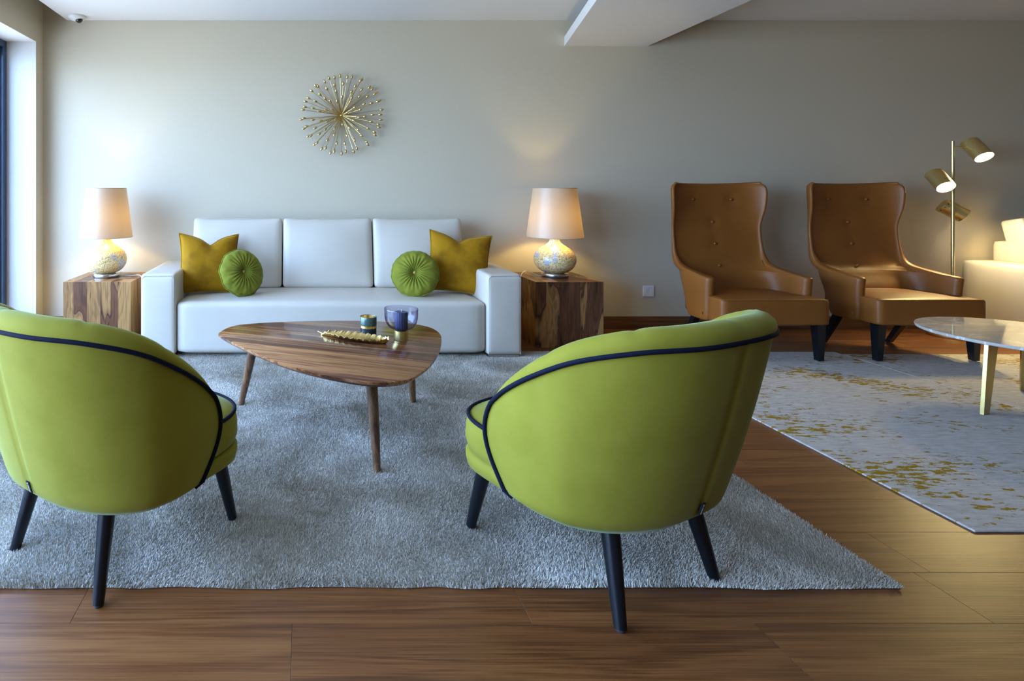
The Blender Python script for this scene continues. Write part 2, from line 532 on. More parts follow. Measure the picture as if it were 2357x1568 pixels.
def thin_glass(name, tint, edge, r0, r1, power=4.0):
    m, t, b = mat_new(name)
    out = t.nodes['Material Output']
    tr = N(t, 'ShaderNodeBsdfTransparent'); tr.inputs[0].default_value = (*tint, 1)
    gl = N(t, 'ShaderNodeBsdfGlossy'); gl.inputs['Roughness'].default_value = 0.02
    lw = N(t, 'ShaderNodeLayerWeight'); lw.inputs['Blend'].default_value = 0.5
    pw = N(t, 'ShaderNodeMath', operation='POWER'); pw.inputs[1].default_value = power
    t.links.new(lw.outputs['Facing'], pw.inputs[0])
    fr = N(t, 'ShaderNodeMath', operation='MULTIPLY_ADD'); fr.inputs[1].default_value = r1; fr.inputs[2].default_value = r0
    t.links.new(pw.outputs[0], fr.inputs[0])
    p2 = N(t, 'ShaderNodeMath', operation='POWER'); p2.inputs[1].default_value = 2.5
    t.links.new(lw.outputs['Facing'], p2.inputs[0])
    ce = ramp_node(t, [(0.0, tint), (1.0, edge)], p2.outputs[0])       # longer path through the glass near the edges
    t.links.new(ce.outputs[0], tr.inputs[0])
    mx = N(t, 'ShaderNodeMixShader')
    t.links.new(fr.outputs[0], mx.inputs[0])
    t.links.new(tr.outputs[0], mx.inputs[1]); t.links.new(gl.outputs[0], mx.inputs[2])
    t.links.new(mx.outputs[0], out.inputs[0])
    return m
M['window_glass'] = thin_glass('window_glass', (0.93, 0.95, 0.96), (0.70, 0.74, 0.76), 0.08, 0.92, 2.0)
M['smoke_glass'] = thin_glass('blue_smoked_glass', (0.90, 0.90, 0.965), (0.40, 0.38, 0.56), 0.04, 0.45)

def emit(name, col, s):
    m, t, b = mat_new(name)
    setp(b, base=(0.9, 0.9, 0.85))
    b.inputs['Emission Color'].default_value = (*col, 1)
    b.inputs['Emission Strength'].default_value = s
    m.cycles.emission_sampling = 'NONE'
    return m
M['bulb'] = emit('glowing_bulb', (1.0, 0.78, 0.45), 18.0)
M['spot_face'] = emit('glowing_diffuser', (1.0, 0.86, 0.62), 40.0)

def teal_jar():
    m, t, b = mat_new('teal_coated_glass')
    setp(b, rough=0.25, spec=0.5, coat=0.3)
    n1 = N(t, 'ShaderNodeTexNoise', Scale=1.0, Detail=2.0); t.links.new(mapped(t, (20, 20, 160)), n1.inputs['Vector'])
    r = ramp_node(t, [(0.3, (0.055, 0.105, 0.085)), (0.7, (0.08, 0.14, 0.11))], n1.outputs[0])
    t.links.new(r.outputs[0], b.inputs['Base Color'])
    return m
M['jar_top'] = teal_jar()
M['jar_low'] = plain('navy_coated_glass', (0.010, 0.022, 0.045), 0.25)

# ------------------------------------------------------------------ room shell
YW = 4.455       # far wall
XL = -2.06       # left wall inner face
XR = 11.0
YB = -5.0
ZC = 2.43        # ceiling
ZT = 2.78

def struct(o):
    o['kind'] = 'structure'
    return o

floor = struct(box('floor', (-2.6, YB - 0.2, -0.12), (XR + 0.2, YW + 0.2, -0.006), M['floor']))
# planks: 1.17 x 0.19 m, rows run along X; every plank that the picture can show is its own piece
PLK, PW, GAP = 1.17, 0.19, 0.0003
def plank_mesh(x0, x1):
    bm = box_bm((x0 + GAP, GAP, -0.006), (x1 - GAP, PW - GAP, 0.0), 0.0006, 1)
    me = bpy.data.meshes.new('plank'); bm.to_mesh(me); bm.free()
    me.materials.append(M['floor']); return me
full = plank_mesh(0, PLK)
rowoff = {0: 0.577, -1: 1.14}
row = -3
while True:
    y0 = 1.43 + row * PW
    if y0 > YW: break
    off = rowoff.get(row, random.uniform(0, PLK))
    off = off % PLK
    x = off - PLK * 4
    while x < XR:
        x1 = x + PLK
        if x1 > -2.25 and (x1 / (y0 + PW)) > -1.0 and (x / (y0 + PW)) < 1.45:
            a, b_ = max(x, XL - 0.2), min(x1, XR)
            me = full if (a == x and b_ == x1) else plank_mesh(a - x, b_ - x)
            o = bpy.data.objects.new('plank', me)
            o.location = (x, y0, 0)
            link(o, floor)
        x = x1
    row += 1

wall_back = struct(box('wall_back', (XL - 0.5, YW, -0.1), (XR + 0.2, YW + 0.2, ZT + 0.1), M['wall']))
wall_right = struct(box('wall_right', (XR, YB, -0.1), (XR + 0.2, YW, ZT + 0.1), M['wall']))
wall_rear = struct(box('wall_rear', (XL - 0.5, YB - 0.2, -0.1), (XR + 0.2, YB, ZT + 0.1), M['wall']))
# left wall with the long glazed opening: pier by the far corner, header over the glass, rear pier
WY0, WY1, WZ = -1.2, 4.34, 2.235
XO = -2.42
bm = box_bm((XO, WY1, -0.1), (XL, YW, ZT + 0.1))
for lo, hi in (((XO, WY0, WZ), (XL, WY1, ZT + 0.1)), ((XO, YB, -0.1), (XL, WY0, ZT + 0.1))):
    b2 = box_bm(lo, hi); me = bpy.data.meshes.new('tmp'); b2.to_mesh(me); b2.free(); bm.from_mesh(me); bpy.data.meshes.remove(me)
wall_left = struct(mkbm('wall_left', bm, M['wall'], smooth=False))
ceiling = struct(box('ceiling', (-1.868, YB, ZC), (XR + 0.2, YW, ZC + 0.14), M['ceiling']))
struct(box('ceiling_recess', (XL - 0.4, YB, ZT), (XR + 0.2, YW, ZT + 0.1), M['ceiling']))

# dropped ceiling slab that fans out towards the room, carried on a narrower core
def prism(name, poly, z0, z1, mat, parent=None):
    n = len(poly)
    v = [(x, y, z0) for x, y in poly] + [(x, y, z1) for x, y in poly]
    f = [tuple(range(n))[::-1], tuple(range(n, 2 * n))] + [(i, (i + 1) % n, n + (i + 1) % n, n + i) for i in range(n)]
    return mk(name, v, f, mat, parent, smooth=False)
slab = struct(prism('ceiling_beam', [(2.053, YW), (2.709, YW), (2.60, 1.4), (1.186, 1.4)], 2.227, 2.301, M['ceiling']))
prism('beam_core', [(2.33, YW), (2.62, YW), (2.52, 1.6), (1.60, 1.6)], 2.301, ZC, M['ceiling'], slab)

sk = struct(box('baseboard_back', (XL, YW - 0.014, 0.0), (XR, YW, 0.096), M['skirting'], bev=0.003))
struct(box('baseboard_left', (XL, WY1, 0.0), (XL + 0.014, YW - 0.014, 0.096), M['skirting'], bev=0.003))
struct(box('baseboard_right', (XR - 0.014, YB, 0.0), (XR, YW - 0.014, 0.096), M['skirting'], bev=0.003))
struct(box('baseboard_rear', (XL, YB, 0.0), (XR - 0.014, YB + 0.014, 0.096), M['skirting'], bev=0.003))

# white lining of the reveal
struct(box('trim_2', (-2.284, WY1 - 0.004, 0.0), (XL + 0.0005, WY1, WZ), M['ceiling']))
struct(box('trim_3', (-2.284, WY0, WZ - 0.004), (XL + 0.0005, WY1 - 0.004, WZ), M['ceiling']))
# glazing of the left wall: dark metal frame, five sliding leaves
win = struct(bpy.data.objects.new('window_1', None)); link(win)
FX0, FX1 = -2.36, -2.284
box('frame_head', (FX0, WY0, WZ - 0.055), (FX1, WY1, WZ), M['frame'], win, 0.004)
box('frame_sill', (FX0, WY0, 0.0), (FX1, WY1, 0.05), M['frame'], win, 0.004)
box('frame_jamb', (FX0, WY1 - 0.05, 0.05), (FX1, WY1, WZ - 0.055), M['frame'], win, 0.004)
box('frame_jamb', (FX0, WY0, 0.05), (FX1, WY0 + 0.05, WZ - 0.055), M['frame'], win, 0.004)
NL = 3
lw = (WY1 - WY0 - 0.1) / NL
for i in range(NL):
    y0 = WY0 + 0.05 + i * lw; y1 = y0 + lw
    xs = FX0 + 0.012 + (i % 2) * 0.028
    bm = bmesh.new()
    for lo, hi in (((xs, y0, 0.05), (xs + 0.026, y0 + 0.045, WZ - 0.055)), ((xs, y1 - 0.045, 0.05), (xs + 0.026, y1, WZ - 0.055)),
                   ((xs, y0 + 0.045, 0.05), (xs + 0.026, y1 - 0.045, 0.10)), ((xs, y0 + 0.045, WZ - 0.10), (xs + 0.026, y1 - 0.045, WZ - 0.055))):
        b2 = box_bm(lo, hi); me = bpy.data.meshes.new('tmp'); b2.to_mesh(me); b2.free(); bm.from_mesh(me); bpy.data.meshes.remove(me)
    sash = mkbm('sash', bm, M['frame'], win, smooth=False)
    box('pane', (xs + 0.010, y0 + 0.045, 0.10), (xs + 0.016, y1 - 0.045, WZ - 0.10), M['window_glass'], sash)
# threshold under the reveal
struct(box('trim_1', (XO, WY0, -0.1), (XL - 0.2, WY1, -0.001), M['ceiling']))

# ------------------------------------------------------------------ rugs
def vnoise(x, y, seed, freq):
    g = np.random.default_rng(seed).random((64, 64))
    fx, fy = x * freq, y * freq
    ix, iy = np.floor(fx).astype(int), np.floor(fy).astype(int)
    tx, ty = fx - ix, fy - iy
    tx = tx * tx * (3 - 2 * tx); ty = ty * ty * (3 - 2 * ty)
    G = lambda a, b: g[a % 64, b % 64]
    return (G(ix, iy) * (1 - tx) + G(ix + 1, iy) * tx) * (1 - ty) + (G(ix, iy + 1) * (1 - tx) + G(ix + 1, iy + 1) * tx) * ty

RX0, RX1, RY0, RY1 = -1.395, 1.645, 1.552, 3.79
def front_edge(x):
    return RY0 + 0.012 * (vnoise(x + 5, x * 0 + 2, 3, 4.0) - 0.5) + 0.010 * (vnoise(x + 5, x * 0 + 9, 4, 11.0) - 0.5)
rug = thing('shag_rug', 'large blue-grey shag rug under the wooden coffee table and green chairs', 'rug', (0.12, 2.66, 0))
NXR, NYR = 120, 60
v = []
for i in range(NXR):
    for j in range(NYR):
        x = RX0 + (RX1 - RX0) * i / (NXR - 1)
        ya = float(front_edge(np.array([x]))[0])
        y = ya + (RY1 - ya) * j / (NYR - 1)
        z = 0.007 if 0 < i < NXR - 1 and 0 < j < NYR - 1 else 0.0015
        v.append((x - 0.12, y - 2.66, z))
f = grid_faces(NXR, NYR)
mk('backing', v, f, M['rug_back'], rug, sharp=None)
# pile: bent blades, leaning with a slow random field that gives the brushed patches
NB = 900000
px = rng.uniform(RX0, RX1, NB); py = RY0 - 0.01 + rng.random(NB) * (RY1 - RY0 + 0.01)
keep = py > front_edge(px) - 0.004
px, py = px[keep], py[keep]; NB = len(px)
fieldA = (vnoise(px + 9, py + 3, 21, 1.6) * 0.6 + vnoise(px + 9, py + 3, 22, 4.5) * 0.4) * 4 * PI
lean = 0.05 + 1.15 * np.clip(vnoise(px + 4, py + 8, 23, 3.1) * 0.6 + vnoise(px + 4, py + 8, 24, 8.0) * 0.4, 0, 1)
fieldA = fieldA + 1.4 * ((px > 0.12) & (py > 2.12))      # join between two widths of the rug
ang = fieldA + rng.normal(0, 0.9, NB)
hgt = rng.uniform(0.006, 0.0105, NB)
wid = rng.uniform(0.0022, 0.0036, NB)
dx, dy = np.cos(ang), np.sin(ang)
la = lean + rng.normal(0, 0.25, NB)
ox, oy, oz = dx * np.sin(la) * hgt, dy * np.sin(la) * hgt, np.abs(np.cos(la)) * hgt + 0.003
ra = rng.uniform(0, 2 * PI, NB)
wx, wy = np.cos(ra) * wid * 0.5, np.sin(ra) * wid * 0.5
co = np.empty((NB, 3, 3), np.float32)
co[:, 0] = np.stack([px - wx - 0.12, py - wy - 2.66, np.full(NB, 0.004)], 1)
co[:, 1] = np.stack([px + wx - 0.12, py + wy - 2.66, np.full(NB, 0.004)], 1)
co[:, 2] = np.stack([px + ox - 0.12, py + oy - 2.66, oz + 0.004], 1)
me = bpy.data.meshes.new('pile')
me.vertices.add(NB * 3); me.vertices.foreach_set('co', co.ravel())
me.loops.add(NB * 3); me.loops.foreach_set('vertex_index', np.arange(NB * 3, dtype=np.int32))
me.polygons.add(NB)
me.polygons.foreach_set('loop_start', np.arange(0, NB * 3, 3, dtype=np.int32))
me.update(calc_edges=True)
me.materials.append(M['pile'])
pile = bpy.data.objects.new('pile', me); pile['kind'] = 'stuff'
link(pile, rug)

def flat_rug(x0, x1, y0, y1, label):
    o = box('flatweave_rug', (x0 - (x0 + x1) / 2, y0 - (y0 + y1) / 2, 0.0), (x1 - (x0 + x1) / 2, y1 - (y0 + y1) / 2, 0.007), M['flatweave'], None, 0.003, 2)
    o.location = ((x0 + x1) / 2, (y0 + y1) / 2, 0.0)
    return tag(o, label, 'rug', 'pale flat-woven rugs with mustard flecks')
flat_rug(2.145, 3.558, 1.806, 3.79, 'pale grey flat-woven rug with mustard flecks, nearer the green chairs')
flat_rug(3.562, 4.975, 1.74, 3.735, 'pale mustard-flecked flat-woven rug under the marble table, at the right edge')

# ------------------------------------------------------------------ sofa
def make_sofa(label, loc):
    """local origin: front left corner on floor; x to the right, y to the back; 2.47 wide, 0.78 deep"""
    t = thing('leather_sofa', label, 'sofa', loc)
    Wd, D, A = 2.472, 0.78, 0.229
    rbox('arm', (0, 0, 0.022), (A, D, 0.547), 0.022, M['cream'], t, 12, (0.004, 0.006, 0.004))
    rbox('arm', (Wd - A, 0, 0.022), (Wd, D, 0.547), 0.022, M['cream'], t, 12, (0.004, 0.006, 0.004))
    # seat block, one piece from floor to seat with a softly rounded front edge
    rbox('seat', (A + 0.002, 0.012, 0.03), (Wd - A - 0.002, D - 0.14, 0.365), 0.035, M['cream'], t, 22, (0, 0.006, 0.018))
    rbox('back_frame', (A, D - 0.17, 0.03), (Wd - A, D - 0.003, 0.70), 0.03, M['cream'], t, 10)
    cw = (Wd - 2 * A) / 3
    for i in range(3):
        x0 = A + i * cw
        bm = rbox_geo((-cw / 2 + 0.004, -0.075, 0), (cw / 2 - 0.004, 0.075, 0.505), 0.026, 16, (0.0, 0.038, 0.006))
        rot = Matrix.Rotation(R(-13), 4, 'X')
        for vv in bm.verts:
            # sharpen the upper corners into little points, slump the top edge in the middle
            u = vv.co.x / (cw / 2); w = vv.co.z / 0.505
            vv.co.z += 0.016 * (abs(u) ** 4) * max(0, w - 0.6) / 0.4
            vv.co = rot @ vv.co
            vv.co += Vector((x0 + cw / 2, D - 0.235, 0.365))
        cu = mkbm('back_cushion', bm, M['cream'], t, sharp=None)
        # seam around the front face
        path = []
        hx, hz = cw / 2 - 0.006, 0.503
        for (ax, az) in ((-hx + 0.02, 0.0), (-hx, 0.03), (-hx, hz - 0.03), (-hx + 0.02, hz), (hx - 0.02, hz), (hx, hz - 0.03), (hx, 0.03), (hx - 0.02, 0.0)):
            p = rot @ Vector((ax, -0.055, az + 0.012 * (abs(ax / (cw / 2)) ** 3) * max(0, az / 0.505 - 0.6) / 0.4)) + Vector((x0 + cw / 2, D - 0.235, 0.365))
            path.append(p)
        tube('seam', path, 0.0022, M['cream'], cu, 6, True)
    # arm seams: front panel outline
    for ax0 in (0.0, Wd - A):
        pts = [(ax0 + 0.012, 0.004, 0.03), (ax0 + 0.012, 0.002, 0.52), (ax0 + 0.03, 0.002, 0.537), (ax0 + A - 0.03, 0.002, 0.537), (ax0 + A - 0.012, 0.002, 0.52), (ax0 + A - 0.012, 0.004, 0.03)]
        tube('seam', pts, 0.0018, M['cream'], t, 6)
    for fx in (0.012, Wd - A + 0.012):
        for fy in (0.012, D - 0.10):
            box('foot', (fx, fy, 0.0), (fx + A - 0.03, fy + 0.07, 0.024), M['chrome'], t, 0.004)
    return t
SOFA_Y = 3.648
make_sofa('long cream leather sofa between the two wooden cube tables', (-1.061, SOFA_Y, 0))
make_sofa('cream leather sofa lit yellow, cut off by the right picture edge', (5.16, 3.655, 0))

# ------------------------------------------------------------------ cushions
def square_pillow(label, loc, rot, size=0.42, chop=0.055, flip=1):
    t = thing('velvet_pillow', label, 'pillow', loc, rot=rot, group='mustard velvet pillows on the cream sofa')
    n = 33
    h = size / 2
    def outline(u, w):
        # corners reach further out than the sides
        x = u * h * (1 - 0.105 * (1 - abs(w) ** 2.0) * abs(u) ** 3)
        z = w * h * (1 - 0.075 * (1 - abs(u) ** 2.2) * abs(w) ** 3)
        if w > 0:
            z -= chop * (w ** 2.0) * math.exp(-abs((u + 0.05 * flip) / 0.30) ** 1.4) + 0.016 * w * w * (1 - abs(u)) 
        return x, z
    verts = []
    for side in (-1, 1):
        for i in range(n):
            for j in range(n):
                u = -1 + 2 * i / (n - 1); w = -1 + 2 * j / (n - 1)
                x, z = outline(u, w)
                th = 0.082 * max(0, (1 - abs(u) ** 2.4)) ** 0.55 * max(0, (1 - abs(w) ** 2.4)) ** 0.55
                if w > 0: th *= 1 - 0.35 * w * math.exp(-(u / 0.28) ** 2)
                th += 0.0035 * math.sin(7 * u + 4 * w) * (1 - u * u) * (1 - w * w)
                verts.append((x, side * (th + 0.001), z + h))
    f = grid_faces(n, n)
    g = [tuple(a + n * n for a in q) for q in f]
    rim = [(i, 0) for i in range(n)] + [(n - 1, j) for j in range(1, n)] + [(i, n - 1) for i in range(n - 2, -1, -1)] + [(0, j) for j in range(n - 2, 0, -1)]
    idx = [i * n + j for i, j in rim]
    k = len(idx)
    s = [(idx[a], idx[(a + 1) % k], idx[(a + 1) % k] + n * n, idx[a] + n * n) for a in range(k)]
    mk('cover', verts, f + g + s, M['mustard'], t, sharp=None)
    path = [((verts[a][0]) * 1.008, 0, h + (verts[a][2] - h) * 1.008) for a in idx]
    tube('piping', path, 0.0045, M['mustard'], t, 8, True)
    return t
square_pillow('square mustard velvet pillow leaning against the left sofa arm', (-0.665, 3.93, 0.375), (R(-17), R(2), R(14)), flip=-1)
square_pillow('square mustard velvet pillow leaning against the right sofa arm', (1.060, 3.93, 0.375), (R(-17), R(5.5), R(-10)), size=0.43, chop=0.042)

def round_pillow(label, loc, rot, rad=0.158):
    t = thing('round_pillow', label, 'pillow', loc, rot=rot, group='round green pillows on the cream sofa')
    nr, na = 22, 120
    verts = []
    def surf(rho, a, side):
        pucker = 1 + 0.012 * math.sin(9 * a) * rho ** 4 + 0.008 * math.sin(23 * a + 1) * rho ** 3
        th = 0.062 * max(0.0, 1 - rho ** 3.2) ** 0.5
        dim = 0.030 * math.exp(-(rho / 0.20) ** 2)
        pleat = 0.0050 * math.sin(26 * a + 0.6 * math.sin(3 * a)) * math.exp(-((rho - 0.42) / 0.30) ** 2) + 0.004 * math.sin(11 * a) * math.exp(-((rho - 0.85) / 0.12) ** 2)
        y = side * max(0.001, th - dim + pleat * (1 if rho > 0.02 else 0))
        r_ = rho * rad * pucker
        return (r_ * math.cos(a), y, r_ * math.sin(a) + rad)
    F = []
    for s_i, side in enumerate((-1, 1)):
        base = len(verts)
        for i in range(nr + 1):
            rho = math.sin(PI / 2 * i / nr) if i else 0.0
            for j in range(na):
                verts.append(surf(rho, 2 * PI * j / na, side))
        F += [tuple(base + q for q in ff) for ff in grid_faces(nr + 1, na, False, True)]
    o = mk('cover', verts, F, M['green_pillow'], t, sharp=None)
    path = []
    for j in range(na):
        a = 2 * PI * j / na
        x, _, z = surf(1.0, a, 1)
        path.append((x * 1.01, 0.004 * math.sin(9 * a), rad + (z - rad) * 1.01))
    tube('piping', path, 0.0045, M['green_pillow'], t, 8, True)
    lathe('button', [(0.0, 0.012), (0.006, 0.011), (0.011, 0.006), (0.012, 0.0), (0.0, -0.002)], M['button_gold'], t, 20, (0, -0.030, rad), axis=(0, -1, 0))
    return t
round_pillow('round green velvet pillow in front of the left mustard pillow', (-0.400, 3.82, 0.378), (R(-20), 0, R(32)))
round_pillow('round green velvet pillow in front of the right mustard pillow', (0.705, 3.82, 0.378), (R(-22), R(14), R(-20)), 0.157)

# ------------------------------------------------------------------ cube end tables
def end_table(label, x0, x1, y0, y1, h, widths):
    t = thing('cube_side_table', label, 'side table', ((x0 + x1) / 2, (y0 + y1) / 2, 0), group='solid wood cube tables beside the sofa')
    w = x1 - x0; d = y1 - y0
    s = sum(widths); x = -w / 2
    for q in widths:
        bw = w * q / s
        o = box('plank', (x + 0.0002 - (x + bw / 2), -d / 2, 0), (x + bw - 0.0002 - (x + bw / 2), d / 2, h), M['sheesham'], t, 0.0007, 1)
        o.location.x = x + bw / 2
        x += bw
    return t
end_table('dark striped wooden cube side table at the left end of the sofa', -1.667, -1.198, 3.907, 4.377, 0.4555, [1.5, 1.9, 0.6, 1.4, 1.5, 1.0, 1.9])
end_table('reddish brown wooden cube side table beside the right sofa arm', 1.600, 2.072, 3.907, 4.377, 0.4555, [1.2, 1.5, 1.1, 1.2, 1.3, 1.3])

# ------------------------------------------------------------------ table lamps
def table_lamp(label, loc, cord, sc=1.0):
    t = thing('table_lamp', label, 'lamp', loc, group='table lamps on the cube tables')
    lathe('base_disc', [(0, 0), (0.090, 0), (0.0925, 0.003), (0.0925, 0.025), (0.090, 0.028), (0, 0.028)], M['steel'], t, 48)
    prof = [(0.0, 0.028), (0.062, 0.028), (0.066, 0.032), (0.085, 0.038), (0.112, 0.056), (0.132, 0.080), (0.143, 0.108), (0.145, 0.134),
            (0.139, 0.160), (0.124, 0.186), (0.102, 0.208), (0.076, 0.226), (0.054, 0.241), (0.040, 0.256), (0.033, 0.272), (0.031, 0.300), (0.0, 0.300)]
    pr = catmull([(r, z) for r, z in prof[1:-1]], 3)
    lathe('globe', [(0, 0.028)] + [tuple(p) for p in pr] + [(0, 0.300)], M['crackle'], t, 56, sharp=60)
    r0, r1, z0, z1 = 0.1915 * sc, 0.146 * sc, 0.292, 0.650
    sh = lathe('shade', [(r0 + (r1 - r0) * i / 10, z0 + (z1 - z0) * i / 10) for i in range(11)], M['shade'], t, 64, sharp=None)
    for rr, zz in ((r0, z0), (r1, z1)):
        tube('shade_rim', [(rr * math.cos(2 * PI * i / 64), rr * math.sin(2 * PI * i / 64), zz) for i in range(64)], 0.0016, M['shade'], sh, 6, True)
    lathe('lamp_holder', [(0, 0.298), (0.016, 0.298), (0.016, 0.318), (0.0, 0.318)], M['white_plastic'], t, 20)
    lathe('bulb', [(0, 0.317), (0.012, 0.319), (0.015, 0.330), (0.023, 0.348), (0.024, 0.360), (0.017, 0.373), (0, 0.380)], M['bulb'], t, 20)
    # spider holding the shade
    for k in range(3):
        a = k * 2 * PI / 3 + 0.4
        tube('shade_arm', [(0.015 * math.cos(a), 0.015 * math.sin(a), 0.345), (0.06 * math.cos(a), 0.06 * math.sin(a), 0.46), (r1 * 0.99 * math.cos(a), r1 * 0.99 * math.sin(a), 0.645)], 0.0015, M['steel'], t, 6)
    l = bpy.data.lights.new('lamp_light', 'POINT')
    l.energy = TABLE_LAMP_W; l.color = WARM; l.shadow_soft_size = 0.032
    lo = bpy.data.objects.new('lamp_light', l); link(lo, t); lo.location = (0, 0, 0.425)
    tube('cord', catmull(cord, 8), 0.0032, M['cord'], t, 8)
    return t
table_lamp('table lamp with pale satin shade on the cube table near the window', (-1.452, 4.148, 0.4555),
           [(0.085, 0.02, 0.006), (0.14, 0.03, 0.004), (0.19, 0.02, 0.005), (0.235, 0.0, 0.012), (0.262, -0.02, 0.002), (0.275, -0.03, -0.06)], 0.97)
table_lamp('glowing table lamp with golden satin shade on the cube table right of the sofa', (1.840, 4.148, 0.4555),
           [(-0.085, 0.02, 0.006), (-0.13, 0.03, 0.006), (-0.17, 0.03, 0.028), (-0.21, 0.02, 0.036), (-0.245, 0.0, 0.014), (-0.262, -0.02, -0.04)], 1.02)

# ------------------------------------------------------------------ sunburst on the wall
# bead positions around the hub, millimetres across and up
SB = [(-13,305),(43,295),(80,298),(146,268),(159,277),(216,215),(238,203),(259,164),(271,172),(282,104),(298,111),(312,39),(302,1),(305,-39),(287,-75),(291,-98),(256,-136),(259,-159),(194,-213),(203,-231),(118,-264),(93,-287),(31,-287),(-1,-303),(-59,-287),(-88,-298),(-126,-260),(-157,-266),(-195,-222),(-213,-232),(-243,-166),(-262,-169),(-277,-93),(-297,-108),(-297,-28),(-315,-35),(-303,39),(-289,62),(-284,104),(-260,129),(-236,187),(-205,225),(-187,223),(-134,258),(-100,287),(-57,292),(10,241),(-59,230),(-119,202),(-46,180),(-172,156),(-131,123),(-92,100),(-207,102),(-225,47),(-123,33),(-75,35),(-177,23),(-226,-43),(-165,-52),(-113,-57),(-209,-106),(-130,-118),(-49,-41),(-177,-153),(-56,-110),(-59,-156),(-112,-199),(-41,-225),(2,-77),(37,-164),(22,-225),(54,-105),(97,-202),(123,-119),(153,-165),(85,-48),(203,-107),(128,-24),(226,-58),(177,-18),(239,-2),(141,37),(230,90),(171,80),(95,51),(37,11),(200,142),(136,139),(155,195),(105,223),(74,177),(75,127),(61,94),(0,133),(-38,98)]
sun = thing('sunburst_decoration', 'golden metal sunburst of thin rods with bead tips on the wall', 'wall decoration', (0.293, YW - 0.012, 1.678))
lathe('hub', [(0, -0.012), (0.014, -0.012), (0.014, 0.0), (0.008, 0.012), (0, 0.016)], M['gold'], sun, 20, axis=(0, -1, 0))
bead_me = None
for (cx, cy) in SB:
    ddx, ddz = cx * 0.001, cy * 0.001
    d = math.hypot(ddx, ddz)
    q = d / 0.335
    prot = 0.012 + 0.065 * math.sqrt(max(0.0, 1 - min(1, q) ** 2)) + random.uniform(0, 0.012)
    tip = Vector((ddx, -prot, ddz)) * (1 - 0.1 * prot)
    n_ = tip.normalized()
    rod = tube('rod', [n_ * 0.008, tip - n_ * 0.010], 0.0020, M['gold'], sun, 6)
    if bead_me is None:
        bo = lathe('bead', [(0, -0.019), (0.005, -0.015), (0.0092, -0.007), (0.0102, 0.0), (0.008, 0.008), (0.0038, 0.015), (0, 0.019)], M['gold'], rod, 10)
        bead_me = bo.data
    else:
        bo = bpy.data.objects.new('bead', bead_me); link(bo, rod)
    bo.location = tip
    bo.rotation_euler = Vector((0, 0, 1)).rotation_difference(n_).to_euler()

# ------------------------------------------------------------------ wall outlet, ceiling camera
ot = thing('wall_outlet', 'white square power outlet on the wall left of the tan armchairs', 'outlet', (2.713, YW, 0.295))
box('plate', (-0.0425, -0.010, -0.0425), (0.0425, 0.0, 0.0425), M['white_plastic'], ot, 0.003)
lathe('socket', [(0.022, 0.010), (0.0225, 0.0125), (0.0205, 0.0125), (0.0195, 0.004), (0, 0.004)], M['white_plastic'], ot, 32, axis=(0, -1, 0))
lathe('pin', [(0, 0.0102), (0.0022, 0.010), (0.0024, 0.003), (0, 0.003)], M['black_gloss'], ot, 12, (0, 0, 0.004), axis=(0, -1, 0))
for sx in (-1,):
    lathe('hole', [(0, 0.0046), (0.0026, 0.0046), (0.0026, 0.003), (0, 0.003)], M['black_gloss'], ot, 12, (-0.009, 0, -0.010), axis=(0, -1, 0))

cm = thing('dome_camera', 'small white dome security camera on the ceiling in the corner', 'camera', (-1.749, 4.345, ZC))
lathe('housing', [(0, 0), (0.066, 0), (0.067, -0.006), (0.062, -0.016), (0.046, -0.030), (0.026, -0.036), (0, -0.037)], M['white_plastic'], cm, 40)
lathe('lens_dome', [(0, -0.052), (0.012, -0.049), (0.022, -0.040), (0.028, -0.027), (0.029, -0.018), (0, -0.016)], M['black_gloss'], cm, 32, (0.020, -0.008, -0.004))

# ------------------------------------------------------------------ coffee table
CTZ = 0.41       # top surface height
# outline of the rounded triangular top on the plan, metres
out = [(-0.4086, 2.71),(-0.3633, 2.8386),(-0.2521, 2.9001),(-0.0735, 2.9381),(0.1092, 2.9565),(0.2911, 2.9565),(0.4113, 2.9381),(0.5153, 2.9123),(0.5794, 2.875),(0.6339, 2.8031),(0.6478, 2.6905),(0.6194, 2.5483),(0.5607, 2.3668),(0.4912, 2.2094),(0.4234, 2.1007),(0.3694, 2.0433),(0.3026, 2.0175),(0.2406, 2.0175),(0.1599, 2.0479),(0.0343, 2.1256),(-0.102, 2.2481),(-0.2343, 2.4178),(-0.3262, 2.5483),(-0.3877, 2.646)]
CX, CY = 0.25, 2.52
ct = thing('coffee_table', 'three-legged wooden coffee table with a rounded triangular top', 'coffee table', (CX, CY, 0))
poly = [(p[0] - CX, p[1] - CY) for p in catmull(out, 4, True)]
def top_bm():
    bm = bmesh.new()
    n = len(poly)
    c = Vector((sum(p[0] for p in poly) / n, sum(p[1] for p in poly) / n, 0))
    levels = [(CTZ, 0.003), (CTZ - 0.002, 0.0), (CTZ - 0.010, 0.0), (CTZ - 0.022, 0.014)]
    rings = []
    for z, ins in levels:
        ring = []
        for i, (x, y) in enumerate(poly):
            a = Vector(poly[i - 1]); b_ = Vector(poly[(i + 1) % n])
            tn = (b_ - a).normalized(); nr = Vector((tn.y, -tn.x))
            if nr.dot(Vector((x, y)) - c.xy) < 0: nr = -nr
            ring.append(bm.verts.new((x - nr.x * ins, y - nr.y * ins, z)))
        rings.append(ring)
    for A, B in zip(rings[:-1], rings[1:]):
        for i in range(n):
            bm.faces.new((A[i], A[(i + 1) % n], B[(i + 1) % n], B[i]))
    bm.faces.new(rings[0]); bm.faces.new(rings[-1])
    bmesh.ops.recalc_face_normals(bm, faces=bm.faces[:])
    return bm
